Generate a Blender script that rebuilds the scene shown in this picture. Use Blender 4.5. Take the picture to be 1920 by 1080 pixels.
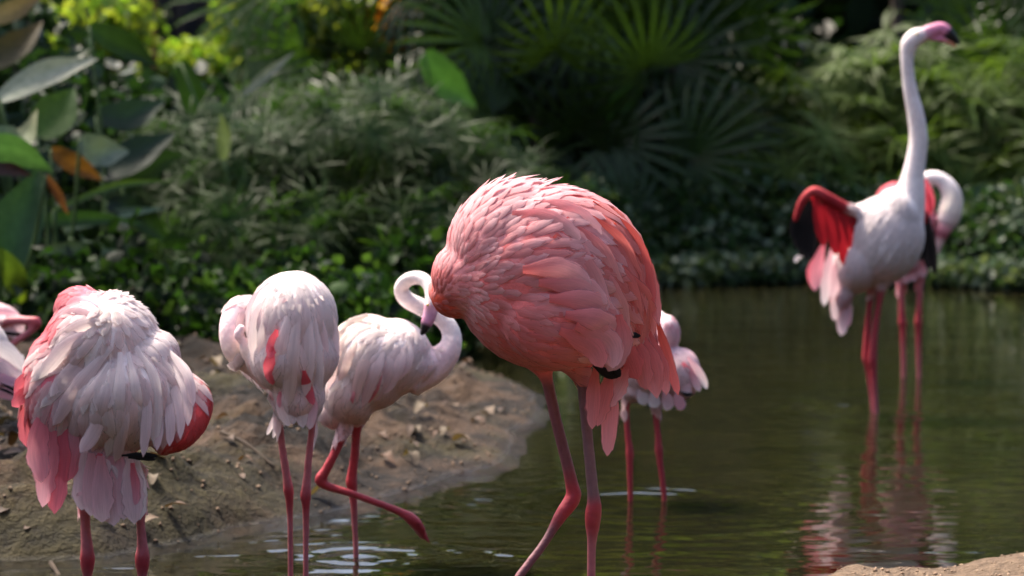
import bpy, math, random
import numpy as np
from mathutils import Vector, Matrix, noise as mnoise
from mathutils.bvhtree import BVHTree
from mathutils.kdtree import KDTree

random.seed(7)
rng = np.random.default_rng(7)
scene = bpy.context.scene
for o in list(bpy.data.objects):
    bpy.data.objects.remove(o)

# ------------------------------------------------------------------ camera
F = 5000.0            # focal length in photo pixels (1920 wide)
CAM_H = 1.10
PITCH = math.atan(380 / F)
cam_data = bpy.data.cameras.new('camera')
cam = bpy.data.objects.new('camera', cam_data)
scene.collection.objects.link(cam)
cam.location = (0, 0, CAM_H)
cam.rotation_euler = (math.pi / 2 - PITCH, 0, 0)
cam_data.sensor_width = 36
cam_data.lens = 36 * F / 1920
cam_data.clip_end = 900
cam_data.dof.use_dof = True
cam_data.dof.focus_distance = 5.05
cam_data.dof.aperture_fstop = 4.3
scene.camera = cam

# ------------------------------------------------------------------ world, sun, exposure
SUN_EL = math.radians(60)
SUN_AZ = math.radians(-48)      # measured from +Y (behind the birds) towards +X
world = bpy.data.worlds.new('World')
scene.world = world
world.use_nodes = True
wn = world.node_tree.nodes
bg = wn['Background']
sky = wn.new('ShaderNodeTexSky')
sky.sky_type = 'NISHITA'
sky.sun_disc = False
sky.sun_elevation = SUN_EL
sky.sun_rotation = SUN_AZ
sky.air_density = 0.8
sky.dust_density = 4.0
sky.ozone_density = 0.4
world.node_tree.links.new(sky.outputs[0], bg.inputs[0])
bg.inputs[1].default_value = 0.135
sun_data = bpy.data.lights.new('sun', 'SUN')
sun_data.energy = 2.9
sun_data.angle = math.radians(9.0)   # sun filtered by high foliage
sun_data.color = (1.0, 0.90, 0.76)
sun = bpy.data.objects.new('sun', sun_data)
scene.collection.objects.link(sun)
sdir = Vector((math.sin(SUN_AZ) * math.cos(SUN_EL), math.cos(SUN_AZ) * math.cos(SUN_EL), math.sin(SUN_EL)))
sun.rotation_euler = sdir.to_track_quat('Z', 'Y').to_euler()
scene.view_settings.view_transform = 'Standard'
scene.view_settings.look = 'None'
scene.view_settings.gamma = 1
scene.view_settings.exposure = 1.52
scene.render.engine = 'CYCLES'
scene.cycles.use_denoising = True
scene.cycles.max_bounces = 7
scene.cycles.transparent_max_bounces = 8
scene.cycles.sample_clamp_indirect = 6.0
scene.cycles.caustics_reflective = False
scene.cycles.caustics_refractive = False

# ------------------------------------------------------------------ helpers
CP, SP = math.cos(PITCH), math.sin(PITCH)


def P(px, py, Y):
    """World point on the ray through photo pixel (px, py) at world depth Y."""
    dx, dz = (px - 960) / F, (540 - py) / F
    y, z = CP + SP * dz, -SP + CP * dz
    k = Y / y
    return Vector((dx * k, Y, CAM_H + z * k))


def PG(px, py, z=0.0):
    """World point where that ray meets the level z."""
    dx, dz = (px - 960) / F, (540 - py) / F
    y, zz = CP + SP * dz, -SP + CP * dz
    k = (z - CAM_H) / zz
    return Vector((dx * k, y * k, z))


def to_px(p):
    y, z = p[1], p[2] - CAM_H
    w = CP * y - SP * z
    h = SP * y + CP * z
    return 960 + F * p[0] / w, 540 - F * h / w


def lin(c):
    return tuple((v / 255 / 12.92) if v / 255 <= 0.04045 else ((v / 255 + 0.055) / 1.055) ** 2.4 for v in c)


def link(o, parent=None):
    scene.collection.objects.link(o)
    if parent is not None:
        o.parent = parent
    return o


def tag(o, label=None, cat=None, group=None, kind=None):
    if label: o['label'] = label
    if cat: o['category'] = cat
    if group: o['group'] = group
    if kind: o['kind'] = kind
    return o


def empty(name, loc=(0, 0, 0)):
    o = bpy.data.objects.new(name, None)
    o.empty_display_size = 0.05
    o.location = loc
    return link(o)


def mesh_np(name, verts, faces, mat=None, cols=None, uvs=None, smooth=True):
    """verts Nx3, faces MxK (all the same K) or list."""
    me = bpy.data.meshes.new(name)
    verts = np.asarray(verts, dtype=np.float32)
    if isinstance(faces, np.ndarray):
        K = faces.shape[1]
        me.vertices.add(len(verts))
        me.vertices.foreach_set('co', verts.ravel())
        me.loops.add(faces.size)
        me.loops.foreach_set('vertex_index', faces.astype(np.int32).ravel())
        me.polygons.add(len(faces))
        me.polygons.foreach_set('loop_start', np.arange(0, faces.size, K, dtype=np.int32))
        me.update(calc_edges=True)
        me.validate()
    else:
        me.from_pydata([tuple(v) for v in verts], [], faces)
        me.update()
    if cols is not None:
        c = np.asarray(cols, dtype=np.float32)
        if c.shape[1] == 3:
            c = np.hstack([c, np.ones((len(c), 1), np.float32)])
        a = me.color_attributes.new('col', 'FLOAT_COLOR', 'POINT')
        a.data.foreach_set('color', c.ravel())
    if uvs is not None:
        u = np.asarray(uvs, dtype=np.float32)
        a = me.attributes.new('uvp', 'FLOAT2', 'POINT')
        a.data.foreach_set('vector', u.ravel())
    if smooth:
        me.polygons.foreach_set('use_smooth', np.ones(len(me.polygons), dtype=bool))
    if mat: me.materials.append(mat)
    return me


def new_mat(name):
    m = bpy.data.materials.new(name)
    m.use_nodes = True
    nt = m.node_tree
    nt.nodes.clear()
    out = nt.nodes.new('ShaderNodeOutputMaterial')
    return m, nt, out


def N(nt, t, **kw):
    n = nt.nodes.new(t)
    for k, v in kw.items():
        setattr(n, k, v)
    return n


def math_node(nt, op, a, b=None):
    n = N(nt, 'ShaderNodeMath', operation=op)
    for i, v in enumerate((a, b)):
        if v is None: continue
        if hasattr(v, 'links'): nt.links.new(v, n.inputs[i])
        else: n.inputs[i].default_value = v
    return n.outputs[0]


def mixcol(nt, fac, a, b, mode='MIX'):
    n = N(nt, 'ShaderNodeMix', data_type='RGBA', blend_type=mode)
    for i, v in ((0, fac), (6, a), (7, b)):
        if hasattr(v, 'links'): nt.links.new(v, n.inputs[i])
        elif i == 0: n.inputs[0].default_value = v
        else: n.inputs[i].default_value = (*v, 1)
    return n.outputs[2]


def ramp(nt, src, stops):
    n = N(nt, 'ShaderNodeValToRGB')
    while len(n.color_ramp.elements) < len(stops): n.color_ramp.elements.new(0.5)
    for e, (p, c) in zip(n.color_ramp.elements, stops):
        e.position = p
        e.color = (*c, 1) if len(c) == 3 else c
    nt.links.new(src, n.inputs[0])
    return n.outputs[0]


def noise(nt, scale, detail=4, rough=0.55, vec=None):
    n = N(nt, 'ShaderNodeTexNoise')
    n.inputs['Scale'].default_value = scale
    n.inputs['Detail'].default_value = detail
    n.inputs['Roughness'].default_value = rough
    if vec is not None: nt.links.new(vec, n.inputs['Vector'])
    return n.outputs['Fac']


def principled(nt, col, rough=0.5, spec=0.5, **kw):
    b = N(nt, 'ShaderNodeBsdfPrincipled')
    if hasattr(col, 'links'): nt.links.new(col, b.inputs['Base Color'])
    else: b.inputs['Base Color'].default_value = (*col, 1)
    if hasattr(rough, 'links'): nt.links.new(rough, b.inputs['Roughness'])
    else: b.inputs['Roughness'].default_value = rough
    b.inputs['Specular IOR Level'].default_value = spec
    for k, v in kw.items():
        b.inputs[k].default_value = v
    return b


def bump(nt, h, strength, dist, bsdf):
    b = N(nt, 'ShaderNodeBump')
    b.inputs['Strength'].default_value = strength
    b.inputs['Distance'].default_value = dist
    nt.links.new(h, b.inputs['Height'])
    nt.links.new(b.outputs[0], bsdf.inputs['Normal'])
    return b


def feather_material(name, transl=0.42):
    m, nt, out = new_mat(name)
    at = N(nt, 'ShaderNodeAttribute', attribute_name='col')
    uv = N(nt, 'ShaderNodeAttribute', attribute_name='uvp')
    mp = N(nt, 'ShaderNodeMapping')
    mp.inputs['Scale'].default_value = (2.2, 16, 1)
    nt.links.new(uv.outputs['Vector'], mp.inputs['Vector'])
    geo = N(nt, 'ShaderNodeNewGeometry')
    add = N(nt, 'ShaderNodeVectorMath', operation='MULTIPLY_ADD')
    nt.links.new(geo.outputs['Position'], add.inputs[0])
    add.inputs[1].default_value = (14, 14, 14)
    nt.links.new(mp.outputs[0], add.inputs[2])
    st = noise(nt, 1.0, 4, 0.6, add.outputs[0])
    col = mixcol(nt, 1.0, at.outputs['Color'], ramp(nt, st, [(0.25, (0.84, 0.8, 0.81)), (0.7, (1.07, 1.06, 1.06))]), 'MULTIPLY')
    b = principled(nt, col, 0.6, 0.3)
    b.inputs['Sheen Weight'].default_value = 0.12
    b.inputs['Sheen Roughness'].default_value = 0.5
    bump(nt, st, 0.3, 0.003, b)
    tr = N(nt, 'ShaderNodeBsdfTranslucent')
    nt.links.new(col, tr.inputs['Color'])
    mx = N(nt, 'ShaderNodeMixShader')
    mx.inputs[0].default_value = transl
    nt.links.new(b.outputs[0], mx.inputs[1])
    nt.links.new(tr.outputs[0], mx.inputs[2])
    # barbs thin out towards the vane's edge
    fr = math_node(nt, 'ADD', at.outputs['Alpha'], math_node(nt, 'MULTIPLY', math_node(nt, 'SUBTRACT', st, 0.5), 0.9))
    mr = N(nt, 'ShaderNodeMapRange', interpolation_type='SMOOTHSTEP')
    nt.links.new(fr, mr.inputs[0])
    mr.inputs[1].default_value = 0.0
    mr.inputs[2].default_value = 0.27
    tp = N(nt, 'ShaderNodeBsdfTransparent')
    mx2 = N(nt, 'ShaderNodeMixShader')
    nt.links.new(mr.outputs[0], mx2.inputs[0])
    nt.links.new(tp.outputs[0], mx2.inputs[1])
    nt.links.new(mx.outputs[0], mx2.inputs[2])
    nt.links.new(mx2.outputs[0], out.inputs[0])
    return m


def body_material(name):
    """Skin, down and bare leg: colour comes from the 'col' attribute, alpha carries gloss."""
    m, nt, out = new_mat(name)
    at = N(nt, 'ShaderNodeAttribute', attribute_name='col')
    tc = N(nt, 'ShaderNodeTexCoord')
    n1 = noise(nt, 90, 4, 0.6, tc.outputs['Object'])
    n2 = noise(nt, 14, 3, 0.5, tc.outputs['Object'])
    col = mixcol(nt, 1.0, at.outputs['Color'], ramp(nt, n1, [(0.3, (0.85, 0.82, 0.83)), (0.7, (1.06, 1.05, 1.05))]), 'MULTIPLY')
    col = mixcol(nt, 1.0, col, ramp(nt, n2, [(0.3, (0.9, 0.88, 0.88)), (0.7, (1.05, 1.04, 1.04))]), 'MULTIPLY')
    rg = N(nt, 'ShaderNodeMapRange')
    nt.links.new(at.outputs['Alpha'], rg.inputs[0])
    rg.inputs[3].default_value = 0.75
    rg.inputs[4].default_value = 0.42
    b = principled(nt, col, rg.outputs[0], 0.35)
    b.inputs['Subsurface Weight'].default_value = 0.08
    b.inputs['Subsurface Radius'].default_value = (0.01, 0.005, 0.004)
    bump(nt, n1, 0.5, 0.004, b)
    nt.links.new(b.outputs[0], out.inputs[0])
    return m


def leaf_material(name, rough=0.38, transl=0.3, tint=(1, 1, 1), spec=0.5, vein=40.0, tone=0.78):
    m, nt, out = new_mat(name)
    at = N(nt, 'ShaderNodeAttribute', attribute_name='col')
    oi = N(nt, 'ShaderNodeObjectInfo')
    tc = N(nt, 'ShaderNodeTexCoord')
    n1 = noise(nt, vein, 3, 0.5, tc.outputs['Object'])
    v = math_node(nt, 'MULTIPLY_ADD', oi.outputs['Random'], 0.55 * tone)
    v.node.inputs[2].default_value = 0.72 * tone
    cc = N(nt, 'ShaderNodeCombineXYZ')
    for i in range(3): nt.links.new(v, cc.inputs[i])
    col = mixcol(nt, 1.0, at.outputs['Color'], cc.outputs[0], 'MULTIPLY')
    col = mixcol(nt, 1.0, col, ramp(nt, n1, [(0.3, (0.75, 0.8, 0.75)), (0.7, (1.15, 1.12, 1.1))]), 'MULTIPLY')
    b = principled(nt, col, rough, spec)
    bump(nt, n1, 0.25, 0.01, b)
    tr = N(nt, 'ShaderNodeBsdfTranslucent')
    tcol = mixcol(nt, 1.0, col, (1.9 * tint[0], 1.9 * tint[1], 0.8 * tint[2]), 'MULTIPLY')
    nt.links.new(tcol, tr.inputs['Color'])
    mx = N(nt, 'ShaderNodeMixShader')
    mx.inputs[0].default_value = transl
    nt.links.new(b.outputs[0], mx.inputs[1])
    nt.links.new(tr.outputs[0], mx.inputs[2])
    nt.links.new(mx.outputs[0], out.inputs[0])
    return m


def plain_material(name, c1, c2, scale, rough=0.7, bstr=0.4, bdist=0.01, spec=0.3):
    m, nt, out = new_mat(name)
    tc = N(nt, 'ShaderNodeTexCoord')
    n1 = noise(nt, scale, 6, 0.6, tc.outputs['Object'])
    b = principled(nt, ramp(nt, n1, [(0.3, c1), (0.7, c2)]), rough, spec)
    bump(nt, n1, bstr, bdist, b)
    nt.links.new(b.outputs[0], out.inputs[0])
    return m


M_FEATHER = feather_material('feather')
M_BODY = body_material('down_and_skin')
M_LEAF = leaf_material('leaf_glossy', 0.42, 0.28, (0.85, 0.9, 0.8), 0.3, tone=0.75)
M_LEAF_PALE = leaf_material('leaf_glaucous', 0.5, 0.12, (0.7, 0.8, 0.9), 0.3, tone=0.9)
M_LEAF_SOFT = leaf_material('leaf_soft', 0.5, 0.55, tone=0.9)
M_PALM = leaf_material('palm_leaf', 0.34, 0.3, (0.95, 1.0, 0.8), 0.25)
M_SEDGE = leaf_material('sedge_leaf', 0.5, 0.35, (0.85, 0.95, 0.8), 0.12)
M_WOOD = plain_material('bark', (0.03, 0.02, 0.014), (0.1, 0.07, 0.05), 18, 0.85, 0.6, 0.02)
M_REDSTEM = plain_material('red_stem', (0.10, 0.025, 0.012), (0.2, 0.06, 0.03), 18, 0.6, 0.3, 0.01)
M_STEM = plain_material('green_stem', (0.03, 0.06, 0.015), (0.07, 0.12, 0.03), 12, 0.5, 0.2, 0.004)
M_BILL = body_material('bill_horn')
M_EYE, _nt, _out = new_mat('eye')
_b = principled(_nt, (0.55, 0.42, 0.08), 0.1, 0.6)
_nt.links.new(_b.outputs[0], _out.inputs[0])

# ------------------------------------------------------------------ ground, banks, water
shore_px = [(-900, 1085), (-300, 1072), (20, 1062), (120, 1063), (220, 1055), (300, 1036), (450, 1006), (600, 976),
            (730, 946), (850, 906), (940, 882), (990, 861), (986, 838), (968, 818), (1008, 800), (1030, 778),
            (1022, 750), (985, 730), (930, 707), (880, 691), (850, 664), (848, 640), (900, 605), (1000, 578),
            (1100, 555), (1240, 536), (1500, 529), (1720, 533), (1920, 546), (2500, 560)]
shore = [PG(x, y) for x, y in shore_px]
shore2d = np.array([(p.x, p.y) for p in shore] + [(60, 18), (400, 300), (400, 800), (-400, 800), (-400, 6.2), (-20, 6.0)])


def poly_sd(pts, poly):
    """signed distance, positive inside"""
    n = len(poly)
    d = np.full(len(pts), 1e9)
    inside = np.zeros(len(pts), bool)
    for i in range(n):
        a, b = poly[i], poly[(i + 1) % n]
        e = b - a
        w = pts - a
        t = np.clip((w @ e) / (e @ e), 0, 1)
        d = np.minimum(d, np.hypot(*(w - t[:, None] * e).T))
        cond = (a[1] > pts[:, 1]) != (b[1] > pts[:, 1])
        with np.errstate(divide='ignore', invalid='ignore'):
            xi = (b[0] - a[0]) * (pts[:, 1] - a[1]) / (b[1] - a[1]) + a[0]
        inside ^= cond & (pts[:, 0] < xi)
    return np.where(inside, d, -d)


def sstep(a, b, x):
    t = np.clip((x - a) / (b - a), 0, 1)
    return t * t * (3 - 2 * t)


_tab = rng.random((256, 256)).astype(np.float64)


def vnoise(x, y):
    xi, yi = np.floor(x).astype(int), np.floor(y).astype(int)
    fx, fy = x - xi, y - yi
    fx, fy = fx * fx * (3 - 2 * fx), fy * fy * (3 - 2 * fy)
    g = lambda a, b: _tab[a & 255, b & 255]
    return (g(xi, yi) * (1 - fx) + g(xi + 1, yi) * fx) * (1 - fy) + (g(xi, yi + 1) * (1 - fx) + g(xi + 1, yi + 1) * fx) * fy


def fbm(x, y, o=4):
    s, a = 0, 0.5
    for k in range(o):
        s = s + a * (vnoise(x * 2 ** k + 17 * k, y * 2 ** k + 31 * k) - 0.5)
        a *= 0.5
    return s


MX = PG(225, 1000)


def ground_height(x, y):
    x, y = np.asarray(x, float), np.asarray(y, float)
    pts = np.stack([x, y], 1)
    wob = fbm(x * 5, y * 5, 3) * 0.12
    d = poly_sd(pts, shore2d) + wob * sstep(0.0, 0.1, np.abs(wob) + 0.05)
    left = 1 - sstep(-0.75, -0.35, x)
    land = 0.004 + (0.022 + 0.012 * left) * sstep(0, 0.07, d) + 0.06 * sstep(0, 0.5 - 0.3 * left, d) + 0.035 * left * sstep(0.02, 0.3, d) + 0.06 * sstep(0.3, 3.0, d) + 0.5 * sstep(5, 14, d)
    lumps = fbm(x * 3.2, y * 3.2, 5) * 0.17 * sstep(0.02, 0.5, d) + (fbm(x * 12, y * 12, 4) * 0.10 + np.abs(fbm(x * 23 + 5, y * 23, 3)) * 0.05) * sstep(0.02, 0.3, d)
    mound = 0.05 * np.exp(-((x - MX[0]) / 0.27) ** 2 - ((y - MX[1]) / 0.14) ** 2) * (1 + 1.6 * fbm(x * 7, y * 7, 4))
    lumps = lumps + mound * sstep(0.0, 0.1, d)
    sea = -0.2 * sstep(0, 0.7, -d)
    h = np.where(d > 0, land + lumps * (1 - sstep(6, 20, d) * 0.5), sea)
    yw = np.interp(x, [-3, 0.1, 0.42, 0.60, 0.7, 3], [4.2, 4.3, 4.7, 5.62, 5.82, 5.9])
    rz = np.interp(x, [-3, 0.2, 0.638, 0.70, 0.81, 0.86, 0.93, 0.98, 1.06, 1.4, 3], [.02, .02, .083, .095, .099, .088, .093, .110, .122, .15, .19])
    dn = yw - y + fbm(x * 9, y * 9, 3) * 0.1
    near = rz * sstep(-0.02, 0.33, dn) + (fbm(x * 22, y * 22, 4) * 0.016) * sstep(0.05, 0.3, dn)
    h = np.where(dn > -0.02, np.maximum(h, near), h)
    return h


xs = np.concatenate([[-400, -150, -60, -25, -12], np.arange(-8, -2.2, 0.12), np.arange(-2.2, 2.4, 0.022), np.arange(2.4, 8, 0.12), [12, 25, 60, 150, 400]])
ys = np.concatenate([[-60, -20, -6, -2, 0, 2, 3.2, 4.0], np.arange(4.4, 10.5, 0.022), np.arange(10.5, 22, 0.09), [24, 28, 35, 50, 80, 140, 300, 780]])
GX, GY = np.meshgrid(xs, ys)
gz = ground_height(GX.ravel(), GY.ravel())
nx, ny = len(xs), len(ys)
idx = np.arange(nx * ny).reshape(ny, nx)
gf = np.stack([idx[:-1, :-1], idx[:-1, 1:], idx[1:, 1:], idx[1:, :-1]], -1).reshape(-1, 4)
gv = np.stack([GX.ravel(), GY.ravel(), gz], 1)
sandmask = sstep(0.0, 0.25, (6.05 - gv[:, 1])) * sstep(-2.0, 0.2, gv[:, 0] + 1.0)
mossy = sstep(0.25, 0.8, np.exp(-((gv[:, 0] - MX[0]) / 0.42) ** 2 - ((gv[:, 1] - MX[1] - 0.05) / 0.24) ** 2) + fbm(gv[:, 0] * 6, gv[:, 1] * 6, 4) * 0.9)
gc = np.stack([sandmask, mossy, gv[:, 2] * 0], 1)

mg, nt, out = new_mat('bank_mud')
tc = N(nt, 'ShaderNodeTexCoord')
geo = N(nt, 'ShaderNodeNewGeometry')
sep = N(nt, 'ShaderNodeSeparateXYZ')
nt.links.new(geo.outputs['Position'], sep.inputs[0])
n1 = noise(nt, 3.5, 8, 0.62, tc.outputs['Object'])
n2 = noise(nt, 26, 6, 0.65, tc.outputs['Object'])
n3 = noise(nt, 1.6, 5, 0.6, tc.outputs['Object'])
mud = ramp(nt, n1, [(0.38, lin((18, 14, 11))), (0.5, lin((48, 38, 30))), (0.62, lin((88, 70, 55)))])
mud = mixcol(nt, 1.0, mud, ramp(nt, n2, [(0.3, (0.6, 0.58, 0.56)), (0.65, (1.15, 1.12, 1.1))]), 'MULTIPLY')
moss = ramp(nt, n2, [(0.3, lin((34, 31, 18))), (0.7, lin((80, 73, 44)))])
mossfac = ramp(nt, n3, [(0.51, (0, 0, 0)), (0.62, (0.75, 0.75, 0.75))])
at = N(nt, 'ShaderNodeAttribute', attribute_name='col')
sepc = N(nt, 'ShaderNodeSeparateColor')
nt.links.new(at.outputs['Color'], sepc.inputs[0])
mud = mixcol(nt, mossfac, mud, moss)
mud = mixcol(nt, math_node(nt, 'MULTIPLY', sepc.outputs[1], math_node(nt, 'MULTIPLY', n2, 1.1)), mud, moss)
sandc = mixcol(nt, 1.0, ramp(nt, n2, [(0.25, lin((98, 80, 64))), (0.7, lin((150, 127, 104)))]), ramp(nt, noise(nt, 120, 3, 0.6, tc.outputs['Object']), [(0.3, (0.75, 0.74, 0.73)), (0.7, (1.1, 1.1, 1.1))]), 'MULTIPLY')
col = mixcol(nt, sepc.outputs[0], mud, sandc)
# wet margin: damp mud is darker and shinier within a few centimetres of the water level
zz = math_node(nt, 'ADD', sep.outputs[2], math_node(nt, 'MULTIPLY', n1, -0.02))
wet = N(nt, 'ShaderNodeMapRange')
nt.links.new(zz, wet.inputs[0])
wet.inputs[1].default_value = 0.0
wet.inputs[2].default_value = 0.014
wet.inputs[3].default_value = 1
wet.inputs[4].default_value = 0
col = mixcol(nt, math_node(nt, 'MULTIPLY', wet.outputs[0], 0.55), col, mixcol(nt, 1.0, col, (0.45, 0.43, 0.42), 'MULTIPLY'))
rr = N(nt, 'ShaderNodeMapRange')
nt.links.new(wet.outputs[0], rr.inputs[0])
rr.inputs[3].default_value = 0.85
rr.inputs[4].default_value = 0.13
b = principled(nt, col, rr.outputs[0], 0.25)
hh = math_node(nt, 'ADD', n2, math_node(nt, 'MULTIPLY', noise(nt, 90, 4, 0.6, tc.outputs['Object']), 0.4))
bump(nt, hh, 1.0, 0.045, b)
nt.links.new(b.outputs[0], out.inputs[0])
ground = link(bpy.data.objects.new('ground', mesh_np('ground', gv, gf, mg, gc)))
tag(ground, kind='structure')
ground_bvh = None

mw, nt, out = new_mat('pond_water')
tc = N(nt, 'ShaderNodeTexCoord')
mp = N(nt, 'ShaderNodeMapping')
mp.inputs['Scale'].default_value = (0.42, 1.15, 1)
nt.links.new(tc.outputs['Object'], mp.inputs['Vector'])
w1 = noise(nt, 5.0, 2, 0.5, mp.outputs[0])
w2 = noise(nt, 17.0, 2, 0.5, mp.outputs[0])
w3 = noise(nt, 1.3, 2, 0.5, mp.outputs[0])
hs = math_node(nt, 'ADD', math_node(nt, 'MULTIPLY', w1, 1.0), math_node(nt, 'MULTIPLY', w2, 0.28))
calm = ramp(nt, w3, [(0.3, (0.25, 0.25, 0.25)), (0.7, (1, 1, 1))])
hs = math_node(nt, 'MULTIPLY', hs, calm)
# rings spreading from the wading legs
for cx, cy in ((PG(1640, 776).x, 8.93), (PG(668, 1056).x, 6.15), (PG(1210, 943).x, 7.02), (0.13, 5.0), (-0.95, 5.9)):
    sub = N(nt, 'ShaderNodeVectorMath', operation='DISTANCE')
    nt.links.new(tc.outputs['Object'], sub.inputs[0])
    sub.inputs[1].default_value = (cx, cy, 0)
    dd = sub.outputs['Value']
    wv = math_node(nt, 'SINE', math_node(nt, 'ADD', math_node(nt, 'MULTIPLY', dd, 62.0), math_node(nt, 'MULTIPLY', w1, 9.0)))
    fall = math_node(nt, 'DIVIDE', 0.03, math_node(nt, 'ADD', math_node(nt, 'MULTIPLY', dd, dd), 0.18))
    brk = ramp(nt, noise(nt, 3.0, 3, 0.6, tc.outputs['Object']), [(0.4, (0.0, 0.0, 0.0)), (0.65, (1.4, 1.4, 1.4))])
    hs = math_node(nt, 'ADD', hs, math_node(nt, 'MULTIPLY', math_node(nt, 'MULTIPLY', wv, fall), brk))
wcol = ramp(nt, noise(nt, 0.8, 3, 0.5, tc.outputs['Object']), [(0.3, (0.008, 0.0075, 0.003)), (0.7, (0.014, 0.0125, 0.005))])
b = principled(nt, wcol, 0.02, 0.5)
b.inputs['IOR'].default_value = 1.33
b.inputs['Subsurface Weight'].default_value = 1.0
b.inputs['Subsurface Radius'].default_value = (0.35, 0.35, 0.25)
b.inputs['Subsurface Scale'].default_value = 1.0
bump(nt, hs, 1.0, 0.0085, b)
nt.links.new(b.outputs[0], out.inputs[0])
wv_ = np.array([(-120, -60, 0), (120, -60, 0), (120, 60, 0), (-120, 60, 0)], float)
water = link(bpy.data.objects.new('water', mesh_np('water', wv_, np.array([[0, 1, 2, 3]]), mw, smooth=False)))
tag(water, kind='structure')


def gh(x, y):
    return float(ground_height(np.array([x]), np.array([y]))[0])


# ------------------------------------------------------------------ flamingo builder
def catmull(pts, n):
    """pts KxD array -> ~n samples along a Catmull-Rom spline"""
    pts = np.asarray(pts, float)
    K = len(pts)
    ext = np.vstack([2 * pts[0] - pts[1], pts, 2 * pts[-1] - pts[-2]])
    seg = np.linalg.norm(np.diff(pts[:, :3], axis=0), axis=1)
    cum = np.concatenate([[0], np.cumsum(seg)])
    out = []
    for s in np.linspace(0, cum[-1], n):
        i = min(np.searchsorted(cum, s, side='right') - 1, K - 2)
        t = (s - cum[i]) / max(seg[i], 1e-9)
        p0, p1, p2, p3 = ext[i], ext[i + 1], ext[i + 2], ext[i + 3]
        out.append(0.5 * ((2 * p1) + (-p0 + p2) * t + (2 * p0 - 5 * p1 + 4 * p2 - p3) * t ** 2 + (-p0 + 3 * p1 - 3 * p2 + p3) * t ** 3))
    return np.array(out)


def tube(path, n=40, ring=14):
    """path rows x y z rn rb : closed tube; rn radius in the picture plane, rb across it"""
    s = catmull(path, n)
    s[:, 3:5] = np.maximum(s[:, 3:5], 0.0015)
    c = s[:, :3]
    T = np.gradient(c, axis=0)
    T /= np.linalg.norm(T, axis=1)[:, None] + 1e-12
    ref = np.array([0, 1.0, 0])
    B = ref - T * (T @ ref)[:, None]
    bn = np.linalg.norm(B, axis=1)
    bad = bn < 0.25
    alt = np.array([1.0, 0, 0]) - T * T[:, :1]
    B[bad] = alt[bad]
    B /= np.linalg.norm(B, axis=1)[:, None]
    Nn = np.cross(T, B)
    th = np.linspace(0, 2 * math.pi, ring, endpoint=False)
    V = c[:, None] + np.cos(th)[None, :, None] * Nn[:, None] * s[:, 3, None, None] + np.sin(th)[None, :, None] * B[:, None] * s[:, 4, None, None]
    V = V.reshape(-1, 3)
    fs = []
    for i in range(n - 1):
        for j in range(ring):
            a, b2 = i * ring + j, i * ring + (j + 1) % ring
            fs.append((a, b2, b2 + ring, a + ring))
    k = len(V)
    V = np.vstack([V, c[0] - T[0] * s[0, 3] * 0.5, c[-1] + T[-1] * s[-1, 3] * 0.5])
    for j in range(ring):
        fs.append((k, (j + 1) % ring, j))
        e = (n - 1) * ring
        fs.append((k + 1, e + j, e + (j + 1) % ring))
    return V, fs


def ellipsoid(c, rx, ry, rz, rot=0.0, nu=24, nv=16):
    V, fs = [], []
    for i in range(1, nv):
        ph = math.pi * i / nv
        for j in range(nu):
            th = 2 * math.pi * j / nu
            V.append((rx * math.sin(ph) * math.cos(th), ry * math.sin(ph) * math.sin(th), rz * math.cos(ph)))
    for i in range(nv - 2):
        for j in range(nu):
            a, b2 = i * nu + j, i * nu + (j + 1) % nu
            fs.append((a, a + nu, b2 + nu, b2))
    k = len(V)
    V += [(0, 0, rz), (0, 0, -rz)]
    for j in range(nu):
        fs.append((k, j, (j + 1) % nu))
        e = (nv - 2) * nu
        fs.append((k + 1, e + (j + 1) % nu, e + j))
    V = np.array(V)
    cr, sr = math.cos(rot), math.sin(rot)
    x, z = V[:, 0] * cr - V[:, 2] * sr, V[:, 0] * sr + V[:, 2] * cr
    V = np.stack([x, V[:, 1], z], 1) + np.array(c)
    return V, fs


def wprof(t, point):
    """half-width profile of a feather from root (0) to tip (1)"""
    r = 0.35 + 0.65 * sstep(0, 0.45, t)
    e = np.where(t > 0.62, np.sqrt(np.clip(1 - ((t - 0.62) / 0.38) ** (2.2 - 0.9 * point), 0, 1)), 1.0)
    return r * np.maximum(e, 0.04)


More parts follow.
